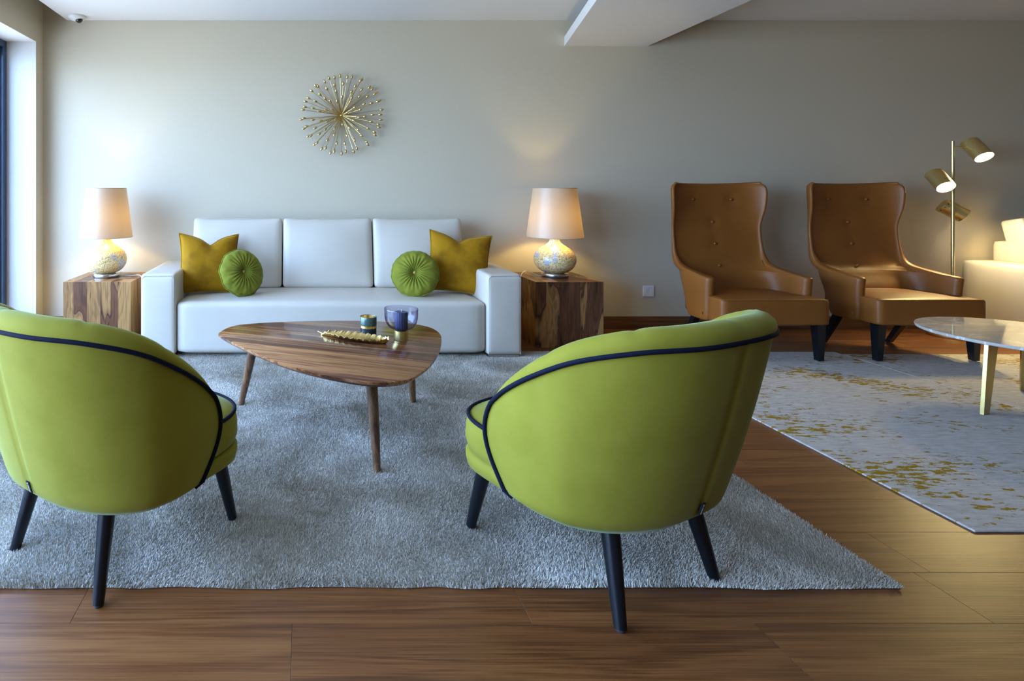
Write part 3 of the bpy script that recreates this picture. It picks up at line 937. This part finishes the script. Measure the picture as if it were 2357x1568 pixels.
# planks: strips cut across the top, grain direction from back left to front right
GA = R(-21)
gd = Vector((math.cos(GA), math.sin(GA), 0)); gn = Vector((-math.sin(GA), math.cos(GA), 0))
pr_ = [gn.dot(Vector((x, y, 0))) for x, y in poly]
lo_, hi_ = min(pr_), max(pr_)
cuts = [lo_]
while cuts[-1] < hi_:
    cuts.append(cuts[-1] + random.uniform(0.055, 0.085))
if hi_ - cuts[-2] < 0.03: cuts.pop(-2)
cuts[-1] = hi_
for a, b_ in zip(cuts[:-1], cuts[1:]):
    bm = top_bm()
    g = bm.verts[:] + bm.edges[:] + bm.faces[:]
    if a > lo_:
        rr = bmesh.ops.bisect_plane(bm, geom=g, plane_co=gn * (a + 0.0002), plane_no=gn, clear_inner=True)
        ed = [q for q in rr['geom_cut'] if isinstance(q, bmesh.types.BMEdge)]
        bmesh.ops.holes_fill(bm, edges=ed)
    g = bm.verts[:] + bm.edges[:] + bm.faces[:]
    if b_ < hi_:
        rr = bmesh.ops.bisect_plane(bm, geom=g, plane_co=gn * (b_ - 0.0002), plane_no=gn, clear_outer=True)
        ed = [q for q in rr['geom_cut'] if isinstance(q, bmesh.types.BMEdge)]
        bmesh.ops.holes_fill(bm, edges=ed)
    if len(bm.verts) < 4: bm.free(); continue
    # local axes along the grain
    rotm = Matrix.Rotation(-GA, 4, 'Z')
    bmesh.ops.transform(bm, matrix=rotm, verts=bm.verts[:])
    o = mkbm('plank', bm, M['rosewood_top'], ct, sharp=35)
    o.rotation_euler = (0, 0, GA)
feet = [(-0.319 - CX, 2.861 - CY), (0.2826 - CX, 2.187 - CY), (0.559 - CX, 2.896 - CY)]
tops = [(-0.235 - CX, 2.79 - CY), (0.268 - CX, 2.27 - CY), (0.515 - CX, 2.78 - CY)]
for (fx, fy), (tx, ty) in zip(feet, tops):
    P0, P1 = Vector((tx, ty, CTZ - 0.02)), Vector((fx, fy, 0.008))
    pts = [P0.lerp(P1, s) for s in (0, 0.25, 0.5, 0.75, 1)]
    tube('leg', pts, [0.023, 0.0225, 0.0205, 0.018, 0.0145], M['rosewood_leg'], ct, 16)

# jar candle
jr = thing('candle_jar', 'small teal and navy glass candle jar with a gold band', 'candle', (0.302, 2.654, CTZ))
def ring_prof(r0, r1, z0, z1): return [(r0, z0), (r1, z0), (r1, z1), (r0, z1), (r0, z0)]
lathe('jar_lower', [(0, 0.0), (0.034, 0.0), (0.0375, 0.004), (0.038, 0.040), (0.035, 0.040), (0.034, 0.008), (0, 0.008)], M['jar_low'], jr, 40)
lathe('gold_band', [(0.0352, 0.0395), (0.0383, 0.0395), (0.0383, 0.051), (0.0352, 0.051), (0.0352, 0.0395)], M['gold_tray'], jr, 40)
lathe('jar_upper', [(0.0362, 0.0505), (0.0385, 0.0505), (0.0392, 0.060), (0.0392, 0.090), (0.0382, 0.0915), (0.0372, 0.090), (0.0362, 0.0505)], M['jar_top'], jr, 40)
lathe('gold_lining', [(0.0370, 0.0895), (0.0360, 0.070), (0.0350, 0.050), (0, 0.049)], M['gold_tray'], jr, 40)
# bowl candle holder
bh = thing('glass_candle_holder', 'blue smoked glass bowl candle holder on a brass foot', 'candle holder', (0.444, 2.585, CTZ))
lathe('foot', [(0, 0), (0.031, 0), (0.032, 0.001), (0.032, 0.043), (0.030, 0.0445), (0, 0.0445)], M['brass'], bh, 40)
bp = catmull([(0.0, 0.0465), (0.030, 0.0475), (0.054, 0.058), (0.069, 0.078), (0.0755, 0.103), (0.077, 0.143)], 6)
bpi = [(max(0, r - 0.0016), z + (0.002 if r < 0.05 else 0.0006)) for r, z in bp]
lathe('bowl', [tuple(p) for p in bp] + [(0.0762, 0.1438)] + [tuple(p) for p in bpi[::-1]], M['smoke_glass'], bh, 48, sharp=70)
cd = lathe('pillar_candle', [(0, 0.0505), (0.029, 0.0505), (0.0295, 0.052), (0.0295, 0.125), (0.028, 0.1275), (0.0, 0.127)], M['wax'], bh, 120, flute=lambda a: 0.96 + 0.07 * abs(math.cos(12 * a)))
tube('wick', [(0, 0, 0.126), (0.001, 0, 0.134), (0.0015, 0.0005, 0.139)], 0.0012, M['wick'], cd, 6)

# leaf tray
tv = Vector((0.372 - 0.085, 2.512 - 2.668, 0))
TL = tv.length
ty = thing('leaf_tray', 'golden feather-shaped tray with ruffled edges on the coffee table', 'tray', (0.085, 2.668, CTZ), math.atan2(tv.y, tv.x))
nu, nw = 200, 25
verts = []
for i in range(nu):
    s = i / (nu - 1)
    hw = 0.055 * (math.sin(PI * min(1, s * 0.93 + 0.05)) ** 0.62) * (0.75 + 0.35 * s) + 0.002
    for j in range(nw):
        w = -1 + 2 * j / (nw - 1)
        ruff = 1 + 0.03 * math.sin(s * 50 + (1 if w > 0 else 0)) * abs(w) ** 4
        y = w * hw * ruff
        x = s * TL + 0.012 * (1 - abs(w)) * (s - 0.5) + 0.018 * abs(w) * (1 - s)
        z = 0.002 + 0.018 * abs(w) ** 3.0 * (1 + 0.16 * math.sin(s * 62) + 0.06 * math.sin(s * 141 + 2)) + 0.0022 * math.exp(-(w / 0.06) ** 2) + 0.0009 * math.sin(s * 190 - 12 * abs(w)) * (0.3 + abs(w))
        if s > 0.93: z += 0.016 * ((s - 0.93) / 0.07) ** 2
        verts.append((x, y, z))
F = grid_faces(nu, nw)
nb = len(verts)
verts += [(x, y, max(0.0, z - 0.0022)) for x, y, z in verts]
G = [tuple(nb + q for q in ff) for ff in F]
bi = [j for j in range(nw)] + [i * nw + nw - 1 for i in range(1, nu)] + [(nu - 1) * nw + j for j in range(nw - 2, -1, -1)] + [i * nw for i in range(nu - 2, 0, -1)]
E_ = [(bi[k], bi[(k + 1) % len(bi)], nb + bi[(k + 1) % len(bi)], nb + bi[k]) for k in range(len(bi))]
mk('dish', verts, F + G + E_, M['gold_tray'], ty, sharp=60)
tube('stem', [(0.03, 0, 0.006), (0.0, 0, 0.008), (-0.012, 0.001, 0.011), (-0.024, 0.003, 0.014)], [0.003, 0.003, 0.0028, 0.003], M['gold_tray'], ty, 8)

# ------------------------------------------------------------------ lime tub chairs
def make_tub(label, loc, rotz):
    """local: x right, y forward, origin on floor midway between rear feet"""
    t = thing('tub_chair', label, 'armchair', loc, rotz, group='lime velvet tub chairs with navy piping')
    rim_h = [(0, -0.180, 0.741), (0.150, -0.163, 0.738), (0.276, -0.095, 0.726), (0.352, 0.012, 0.686), (0.374, 0.12, 0.622), (0.368, 0.21, 0.559), (0.360, 0.268, 0.507)]
    bot_h = [(0, -0.060, 0.243), (0.125, -0.047, 0.241), (0.232, -0.002, 0.240), (0.305, 0.065, 0.240), (0.332, 0.135, 0.241), (0.338, 0.19, 0.242), (0.332, 0.236, 0.243)]
    def both(h):
        L = [(-a, b, z) for a, b, z in h[:0:-1]]
        return catmull(L + [tuple(p) for p in h], 10)
    rim, bot = both(rim_h), both(bot_h)
    ns = len(rim)
    nv = 22
    def outer(i, v_):
        r_, b_ = rim[i], bot[i]
        s = abs(i - (ns - 1) / 2) / ((ns - 1) / 2)
        p = b_ + (r_ - b_) * v_
        o = np.array([p[0], p[1] - 0.14, 0.0]); o /= (np.linalg.norm(o) + 1e-9)
        bul = (0.006 + 0.010 * s) * math.sin(PI * v_) * (1 - s ** 6)
        # the lower edge tucks under
        tuck = -0.020 * max(0, 1 - v_ / 0.07) ** 2
        p = p + o * (bul + tuck)
        # front edge bows forward
        p[1] += 0.052 * (s ** 5) * math.sin(PI * v_ ** 1.15) ** 0.9
        # centre back seam: shallow valley
        p += -o * 0.005 * math.exp(-((i - (ns - 1) / 2) / 0.7) ** 2) * (1 if 0.02 < v_ < 0.98 else 0.4)
        return p
    verts = [outer(i, j / (nv - 1)) for i in range(ns) for j in range(nv)]
    faces = grid_faces(ns, nv)
    # underside
    cidx = len(verts); verts.append(np.array([0, 0.12, 0.250]))
    faces += [(i * nv, (i + 1) * nv, cidx) for i in range(ns - 1)] + [((ns - 1) * nv, 0, cidx)]
    mk('outer_shell', verts, faces, M['green'], t, sharp=55)
    # padded inside with a rolled top, sewn in vertical channels
    cs = [(-0.002, -0.004), (-0.006, 0.010), (-0.002, 0.026), (0.012, 0.040), (0.034, 0.046), (0.060, 0.040), (0.082, 0.022), (0.094, -0.010), (0.098, -0.06), (0.097, -0.13), (0.095, -0.22), (0.093, -0.34), (0.093, -0.50)]
    half = (ns - 1) / 2
    seams = [0, 20, -20, 38, -38]
    verts = []
    for i in range(ns):
        r_ = rim[i]
        k = i - half
        s = abs(k) / half
        inn = np.array([-r_[0] * 1.0, 0.16 - r_[1], 0.0]); inn /= np.linalg.norm(inn)
        taper = 1.0 if s < 0.62 else 1 - 0.62 * ((s - 0.62) / 0.38) ** 1.4
        groove = max(math.exp(-((k - q) / 1.0) ** 2) for q in seams)
        for n_, (d, h) in enumerate(cs):
            sc = 1 - 0.07 * groove * (1 if 1 < n_ else 0)
            hh = h * (taper if h > 0 else 1.0) * sc
            zz = max(0.252 if n_ == len(cs) - 1 and s > 0.9 else 0.385, r_[2] + hh)
            verts.append(r_ + inn * (d * taper * sc) + np.array([0, 0, zz - r_[2]]))
    nc = len(cs)
    faces = grid_faces(ns, nc)
    # close the arm fronts against the shell edge
    for i0 in (0, ns - 1):
        idx = [i0 * nc + j for j in range(nc)]
        extra = []
        for v_ in (1.0, 0.9, 0.8, 0.7, 0.6, 0.5, 0.03):
            extra.append(len(verts)); verts.append(outer(i0, v_))
        # fan strip between extra (down the front edge) and the inner edge
        inner = idx[6:]
        m_ = len(inner)
        faces.append(tuple(idx[:7] + [extra[0]]))
        for j in range(m_ - 1):
            a0 = extra[min(6, j)]; a1 = extra[min(6, j + 1)]
            if a0 != a1: faces.append((inner[j], inner[j + 1], a1, a0))
            else: faces.append((inner[j], inner[j + 1], a1))
    mk('inner_back', verts, faces, M['green'], t, sharp=50)
    # piping: up one front edge, round the rim, down the other
    o_ = lambda p: p + np.array([p[0], p[1] - 0.14, 0]) / (np.linalg.norm([p[0], p[1] - 0.14]) + 1e-9) * 0.004
    path = [o_(outer(0, v_)) for v_ in np.linspace(0.01, 0.97, 16)] + [o_(outer(i, 1.0)) for i in range(1, ns - 1)] + [o_(outer(ns - 1, v_)) for v_ in np.linspace(0.97, 0.01, 16)]
    tube('piping', path, 0.0062, M['navy'], t, 10)
    # seat cushion and seat base share a rounded plan
    def plan(sx, sy0, sy1, n=72, e=3.6):
        pts = []
        for i in range(n):
            a = 2 * PI * i / n
            c, s_ = math.cos(a), math.sin(a)
            yc = (sy0 + sy1) / 2; hy = (sy1 - sy0) / 2
            pts.append((sx * math.copysign(abs(c) ** (2 / e), c), yc + hy * math.copysign(abs(s_) ** (2 / e), s_) + 0.012 * max(0, s_)))
        return pts
    def pad(name, sx, sy0, sy1, prof, crown):
        base = plan(sx, sy0, sy1)
        yc = (sy0 + sy1) / 2
        vv, ff = [], []
        n = len(base)
        for ins, z in prof:
            for (x, y) in base:
                l = math.hypot(x, y - yc)
                k = (l - ins) / l
                vv.append((x * k, yc + (y - yc) * k, z))
        ff += grid_faces(len(prof), n, False, True)
        # crowned top
        last = (len(prof) - 1) * n
        zt = prof[-1][1]
        prev = last
        for q in (0.8, 0.6, 0.4, 0.2):
            st = len(vv)
            for (x, y) in base:
                l = math.hypot(x, y - yc); k = (l - prof[-1][0]) / l * q
                vv.append((x * k, yc + (y - yc) * k, zt + crown * (1 - q * q)))
            for i in range(n):
                ff.append((prev + i, prev + (i + 1) % n, st + (i + 1) % n, st + i))
            prev = st
        c = len(vv); vv.append((0, yc, zt + crown))
        ff += [(prev + i, prev + (i + 1) % n, c) for i in range(n)]
        ff.append(tuple(range(n))[::-1])
        return mk(name, vv, ff, M['green'], t, sharp=60)
    pad('seat_base', 0.312, 0.10, 0.522, [(0.05, 0.222), (0.022, 0.226), (0.008, 0.236), (0.003, 0.258), (0.003, 0.272), (0.012, 0.283)], 0.0)
    pad('seat_cushion', 0.314, -0.02, 0.526, [(0.014, 0.284), (0.003, 0.292), (-0.003, 0.315), (-0.002, 0.345), (0.002, 0.374), (0.010, 0.386)], 0.018)
    pp = plan(0.309, -0.015, 0.521)
    tube('seat_piping', [(x, y, 0.385) for x, y in pp], 0.0062, M['navy'], t, 10, True)
    # legs
    for (fx, fy), (tx, ty_) in (((-0.202, 0.0), (-0.165, 0.06)), ((0.202, 0.0), (0.165, 0.06)), ((-0.244, 0.484), (-0.222, 0.43)), ((0.244, 0.484), (0.222, 0.43))):
        zf = 0.008 if fy > 0.3 else 0.0
        P0, P1 = Vector((tx, ty_, 0.262)), Vector((fx, fy, 0.006 + zf))
        lg = tube('leg', [P0.lerp(P1, s) for s in (0, 0.3, 0.6, 1)], [0.0245, 0.0225, 0.0195, 0.0150], M['black_leg'], t, 20)
        lathe('glide', [(0, 0), (0.010, 0), (0.011, 0.003), (0.011, 0.010), (0, 0.010)], M['rubber'], lg, 16, (fx, fy, zf))
    # small woven label at the foot of the centre back seam
    b0 = outer(int(half), 0.055); b1 = outer(int(half), 0.125)
    Ax = Vector(b1 - b0); 
    nrm = Vector((0, -1, 0.2)).normalized()
    def tagbox(name, w0, w1, u0, u1, d0, d1, mat, parent):
        vs_ = []
        for d in (d0, d1):
            for (w, u) in ((w0, u0), (w1, u0), (w1, u1), (w0, u1)):
                vs_.append(Vector(b0) + Vector((w, 0, 0)) + Ax * u + nrm * d)
        return mk(name, vs_, [(0, 1, 2, 3), (4, 5, 6, 7), (0, 1, 5, 4), (1, 2, 6, 5), (2, 3, 7, 6), (3, 0, 4, 7)], mat, parent, smooth=False)
    tg = tagbox('label_tag', -0.001, 0.012, 0.0, 1.0, 0.006, 0.010, M['tag'], t)
    tagbox('tag_lettering', 0.0035, 0.0070, 0.06, 0.66, 0.0095, 0.0106, M['tag_print'], tg)
    tagbox('tag_emblem', 0.0030, 0.0072, 0.74, 0.90, 0.0095, 0.0106, M['tag_print'], tg)
    return t
chairB = make_tub('lime velvet tub chair seen from behind, at the centre right foreground', (0.969, 1.4945, 0), R(26))
chairA = copy_tree(chairB)
chairA.location = (-0.71, 1.6015, 0); chairA.rotation_euler = (0, 0, R(-34))
chairA['label'] = 'lime velvet tub chair seen from behind, cut off by the left picture edge'

# ------------------------------------------------------------------ tan leather wing chairs
def make_wing(label, loc, rotz=0.0):
    """local: x right, y towards the wall (back), front face of the seat at y=0"""
    t = thing('wing_chair', label, 'armchair', loc, rotz, group='tan leather wing chairs by the wall')
    # z, front edge y, inner centre y, outer centre y, inner half width, thickness, exponent
    Y0 = 3.54
    L = [(0.24, 3.715, 3.86, 3.945, 0.285, 0.052, 4.5), (0.25, 3.7, 3.86, 3.955, 0.285, 0.056, 4.5), (0.3, 3.692, 3.88, 3.975, 0.286, 0.058, 4.5), (0.36, 3.69, 3.9, 3.995, 0.287, 0.058, 4.5), (0.42, 3.688, 3.925, 4.018, 0.289, 0.058, 4.5),
         (0.48, 3.684, 3.972, 4.05, 0.29, 0.058, 4.4), (0.51, 3.68, 3.992, 4.064, 0.291, 0.056, 4.3), (0.52, 3.684, 3.999, 4.07, 0.292, 0.053, 4.3), (0.526, 3.7, 4.003, 4.073, 0.292, 0.05, 4.2), (0.533, 3.77, 4.008, 4.076, 0.291, 0.049, 4.2),
         (0.543, 3.836, 4.015, 4.081, 0.29, 0.048, 4), (0.553, 3.905, 4.021, 4.086, 0.2885, 0.0465, 3.8), (0.566, 3.96, 4.027, 4.092, 0.2887, 0.04333, 3.6), (0.586, 3.998, 4.034, 4.1, 0.29, 0.04, 3.4), (0.62, 4.024, 4.044, 4.112, 0.2937, 0.03433, 3.2), (0.667, 4.04, 4.057, 4.126, 0.2985, 0.0265, 3),
         (0.74, 4.052, 4.071, 4.142, 0.295, 0.026, 2.8), (0.82, 4.058, 4.086, 4.156, 0.294, 0.026, 2.6), (0.87, 4.052, 4.094, 4.163, 0.297, 0.026, 2.5), (0.94, 4.034, 4.101, 4.173, 0.305, 0.026, 2.4), (1, 4.026, 4.107, 4.18, 0.31, 0.026, 2.4),
         (1.06, 4.024, 4.112, 4.186, 0.313, 0.026, 2.4), (1.09, 4.026, 4.115, 4.189, 0.313, 0.026, 2.4), (1.112, 4.030, 4.117, 4.19, 0.309, 0.026, 2.4), (1.128, 4.036, 4.118, 4.19, 0.300, 0.025, 2.4), (1.138, 4.042, 4.119, 4.188, 0.286, 0.024, 2.4)]
    # refine levels
    Lr = catmull([l for l in L], 2)
    nphi, nrim = 30, 4
    btn = [(-0.135, 1.03), (0.140, 1.03), (0.0, 0.86), (0.0, 0.706), (0.0, 0.554)]
    rings = []
    def curve(W, yf, yc, n, k=0.0):
        pts = []
        for i in range(nphi + 1):
            a = -PI / 2 + PI * i / nphi
            s_, c = math.sin(a), math.cos(a)
            A = (W * math.copysign(abs(s_) ** (2 / n), s_), yf + (yc - yf) * abs(c) ** (2 / n))
            u = -1 + 2 * i / nphi
            B = (W * math.sin(u * PI / 2 * 0.7) / math.sin(PI / 2 * 0.7), yf + (yc - yf) * (1 - abs(u) ** 2.6))
            pts.append((A[0] + (B[0] - A[0]) * k, A[1] + (B[1] - A[1]) * k))
        return pts
    def ring(l, squeeze=0.0, z=None):
        zz, yf, yi, yo, Wi, th, n = l
        k = min(1.0, max(0.0, (zz - 0.56) / 0.22)); th = th - 0.008 * k; Wi = Wi + 0.008 * k
        I = curve(Wi, yf, yi, n, k); O = curve(Wi + th, yf, yo, n, k * 0.6)
        mid = [((a[0] + b[0]) / 2, (a[1] + b[1]) / 2) for a, b in zip(I, O)]
        I = [(p[0] + (m[0] - p[0]) * squeeze, p[1] + (m[1] - p[1]) * squeeze) for p, m in zip(I, mid)]
        O = [(p[0] + (m[0] - p[0]) * squeeze, p[1] + (m[1] - p[1]) * squeeze) for p, m in zip(O, mid)]
        hz = zz if z is None else z
        out = []
        for (x, y) in I:
            dy = sum(0.013 * math.exp(-(((x - bx) ** 2 + (hz - bz) ** 2) / 0.030 ** 2)) for bx, bz in btn) if y > yi - 0.05 else 0
            out.append((x, y + dy - Y0, hz))
        def edge(a, b):
            # rounded front edge from point a to point b
            r_ = abs(a[0] - b[0]) / 2; cx = (a[0] + b[0]) / 2; sgn = 1 if b[0] > a[0] else -1
            return [(cx - sgn * r_ * math.cos(PI * k / (nrim + 1)), a[1] - Y0 - r_ * 0.8 * math.sin(PI * k / (nrim + 1)), hz) for k in range(1, nrim + 1)]
        out += edge(I[-1], O[-1])
        out += [(x, y - Y0, hz) for (x, y) in O[::-1]]
        out += edge(O[0], I[0])
        return out
    for l in Lr: rings.append(ring(l))
    last = Lr[-1]
    for sq, dz in ((0.25, 0.006), (0.6, 0.010), (0.97, 0.012)):
        rings.append(ring(last, sq, last[0] + dz))
    m = len(rings[0])
    verts = [p for r_ in rings for p in r_]
    # dip of the top edge towards the middle
    vv = []
    for (x, y, z) in verts:
        if z > 0.9: z -= 0.010 * (1 - min(1, abs(x) / 0.30) ** 2) * (z - 0.9) / 0.24
        vv.append((x, y, z))
    faces = grid_faces(len(rings), m, False, True)
    faces.append(tuple(range(m)))
    sh = mk('shell', vv, faces, M['tan'], t, sharp=70)
    # seat
    bm = rbox_geo((-0.338, 0.0, 0.240), (0.338, 0.44, 0.405), 0.018, 14, (0.0, 0.004, 0.016))
    for q in bm.verts:          # full width in front of the arms, narrower between them
        k_ = min(1.0, max(0.0, (q.co.y - 0.13) / 0.05))
        q.co.x *= 1 - 0.16 * k_
        if q.co.z < 0.3: q.co.z += 0.012 * k_
    mkbm('seat', bm, M['tan'], t, sharp=None)
    tube('seat_seam', [(-0.333, 0.30, 0.398), (-0.333, 0.012, 0.399), (-0.318, 0.003, 0.401), (0.318, 0.003, 0.401), (0.333, 0.012, 0.399), (0.333, 0.30, 0.398)], 0.0025, M['tan'], t, 6)
    # seams where the arms meet the back
    for sx in (-1, 1):
        tube('arm_seam', [(sx * 0.280, 4.008 - Y0, 0.595), (sx * 0.284, 3.955 - Y0, 0.52), (sx * 0.282, 3.915 - Y0, 0.41)], 0.0020, M['tan'], t, 6)
    for bx, bz in btn:
        zs = np.array([l[0] for l in Lr]); yi = float(np.interp(bz, zs, [l[2] for l in Lr]))
        W_ = float(np.interp(bz, zs, [l[4] for l in Lr])); yf = float(np.interp(bz, zs, [l[1] for l in Lr])); n = float(np.interp(bz, zs, [l[6] for l in Lr]))
        y = yf + (yi - yf) * (1 - (abs(bx) / (W_ + 0.008)) ** 2.6)
        lathe('button', [(0, 0.007), (0.006, 0.006), (0.010, 0.002), (0.0105, -0.003), (0, -0.004)], M['tan'], t, 18, (bx, y - Y0 + 0.004, bz - (0.010 * (bz - 0.9) / 0.24 if bz > 0.9 else 0)), axis=(0, -1, 0.12))
    def leg(pt, pb, w0, w1):
        vs_ = []
        for (px_, py_, pz_), w in ((pt, w0), (pb, w1)):
            for sx, sy in ((-1, -1), (1, -1), (1, 1), (-1, 1)):
                vs_.append((px_ + sx * w, py_ + sy * w, pz_))
        lg = mk('leg', vs_, [(0, 1, 2, 3), (4, 5, 6, 7), (0, 1, 5, 4), (1, 2, 6, 5), (2, 3, 7, 6), (3, 0, 4, 7)], M['black_leg'], t, smooth=False)
        lathe('glide', [(0, 0), (0.009, 0), (0.009, 0.006), (0, 0.006)], M['rubber'], lg, 12, (pb[0], pb[1], pb[2] - 0.005))
    for sx in (-1, 1):
        leg((sx * 0.300, 0.045, 0.246), (sx * 0.306, 0.045, 0.012), 0.027, 0.017)
        leg((sx * 0.245, 0.355, 0.262), (sx * 0.235, 0.500, 0.005), 0.022, 0.015)
    # little metal label pin between arm and seat
    box('label_pin', (-0.3455, 0.166, 0.275), (-0.3435, 0.172, 0.293), M['steel'], t)
    return t
wingD = make_wing('tan leather wing chair beside the brass floor lamp', (3.945, 3.54, 0))
wingC = copy_tree(wingD)
wingC.location = (2.962, 3.54, 0)
wingC['label'] = 'tan leather wing chair nearer the wall outlet, left of the pair'

# ------------------------------------------------------------------ floor lamp
fl = thing('floor_lamp', 'brass floor lamp with three cylindrical spot heads behind the wing chair', 'floor lamp', (4.835, 4.21, 0))
lathe('base', [(0, 0), (0.13, 0), (0.132, 0.003), (0.132, 0.014), (0.128, 0.018), (0, 0.018)], M['brass'], fl, 48)
tube('pole', [(0, 0, 0.016), (0, 0, 0.8), (0, 0, 1.456)], 0.0105, M['brass'], fl, 16)
B0 = Vector((4.835, 4.21, 0))
def head(c0, c1, watts, holes=False):
    c0 = Vector(c0) - B0; c1 = Vector(c1) - B0
    d = (c1 - c0); Ln = d.length; ax = d.normalized()
    r_ = 0.053
    hd = lathe('spot_head', [(0, 0), (r_ - 0.002, 0), (r_, 0.002), (r_, Ln), (r_ - 0.0025, Ln), (r_ - 0.0025, 0.006), (0, 0.006)], M['brass'], fl, 40, c0, axis=ax)
    lathe('diffuser', [(0, Ln - 0.006), (r_ - 0.003, Ln - 0.006), (r_ - 0.003, Ln - 0.012), (0, Ln - 0.012)], M['spot_face'], hd, 40, c0, axis=ax)
    # swivel arm from the pole to the side of the head
    mid = c0.lerp(c1, 0.32)
    pz = mid.z
    pp_ = Vector((0, 0, pz))
    dirv = Vector((mid.x, mid.y, 0)).normalized()
    end = mid - ax * 0 - (mid - pp_).normalized() * (r_ - 0.004)
    tube('swivel_arm', [pp_, pp_.lerp(end, 0.6), end], 0.0042, M['brass'], hd, 8)
    l = bpy.data.lights.new('spot_light', 'SPOT')
    l.energy = watts; l.color = WARM; l.spot_size = R(125); l.spot_blend = 0.5; l.shadow_soft_size = 0.04
    lo = bpy.data.objects.new('spot_light', l); link(lo, fl)
    lo.location = c1 + ax * 0.008
    lo.rotation_euler = Vector((0, 0, -1)).rotation_difference(ax).to_euler()
    if holes:
        q = Vector((0, 0, 1)).rotation_difference(ax)
        for k in range(10):
            a = 2 * PI * k / 10
            p = c0 + q @ Vector(((r_ + 0.0002) * math.cos(a), (r_ + 0.0002) * math.sin(a), 0.014))
            nr = q @ Vector((math.cos(a), math.sin(a), 0))
            lathe('vent_hole', [(0, 0.0006), (0.004, 0.0006), (0.004, -0.001), (0, -0.001)], M['black_gloss'], hd, 10, p, axis=nr)
    return hd
head((4.976, 4.225, 1.450), (4.962, 4.120, 1.331), SPOT_W * 1.3)
head((4.662, 4.180, 1.2125), (4.632, 4.075, 1.112), SPOT_W * 1.2)
head((4.871, 4.315, 0.979), (4.968, 4.252, 0.896), SPOT_W * 0.7, True)

# ------------------------------------------------------------------ marble table
mt = thing('marble_table', 'round marble-topped coffee table with brass legs at the right edge', 'coffee table', (3.644, 2.823, 0))
lathe('top', [(0, 0.353), (0.398, 0.353), (0.404, 0.356), (0.4057, 0.360), (0.4057, 0.368), (0.404, 0.370), (0, 0.370)], M['marble'], mt, 96)
for fx, fy in ((-0.344, -0.084), (0.246, 0.237), (0.09, -0.335)):
    d = Vector((fx, fy, 0)).normalized(); s_ = Vector((-d.y, d.x, 0))
    P1 = Vector((fx, fy, 0.007)); P0 = P1 * 0.86; P0.z = 0.353
    vs_ = []
    for P, w, th in ((P0, 0.036, 0.009), (P1, 0.020, 0.007)):
        for a, b_ in ((-1, -1), (1, -1), (1, 1), (-1, 1)):
            vs_.append(P + s_ * (0.0045 * a) * 1.6 + d * (b_ * w))
    mk('leg', vs_, [(0, 1, 2, 3), (4, 5, 6, 7), (0, 1, 5, 4), (1, 2, 6, 5), (2, 3, 7, 6), (3, 0, 4, 7)], M['brass_leg'], mt, smooth=False)
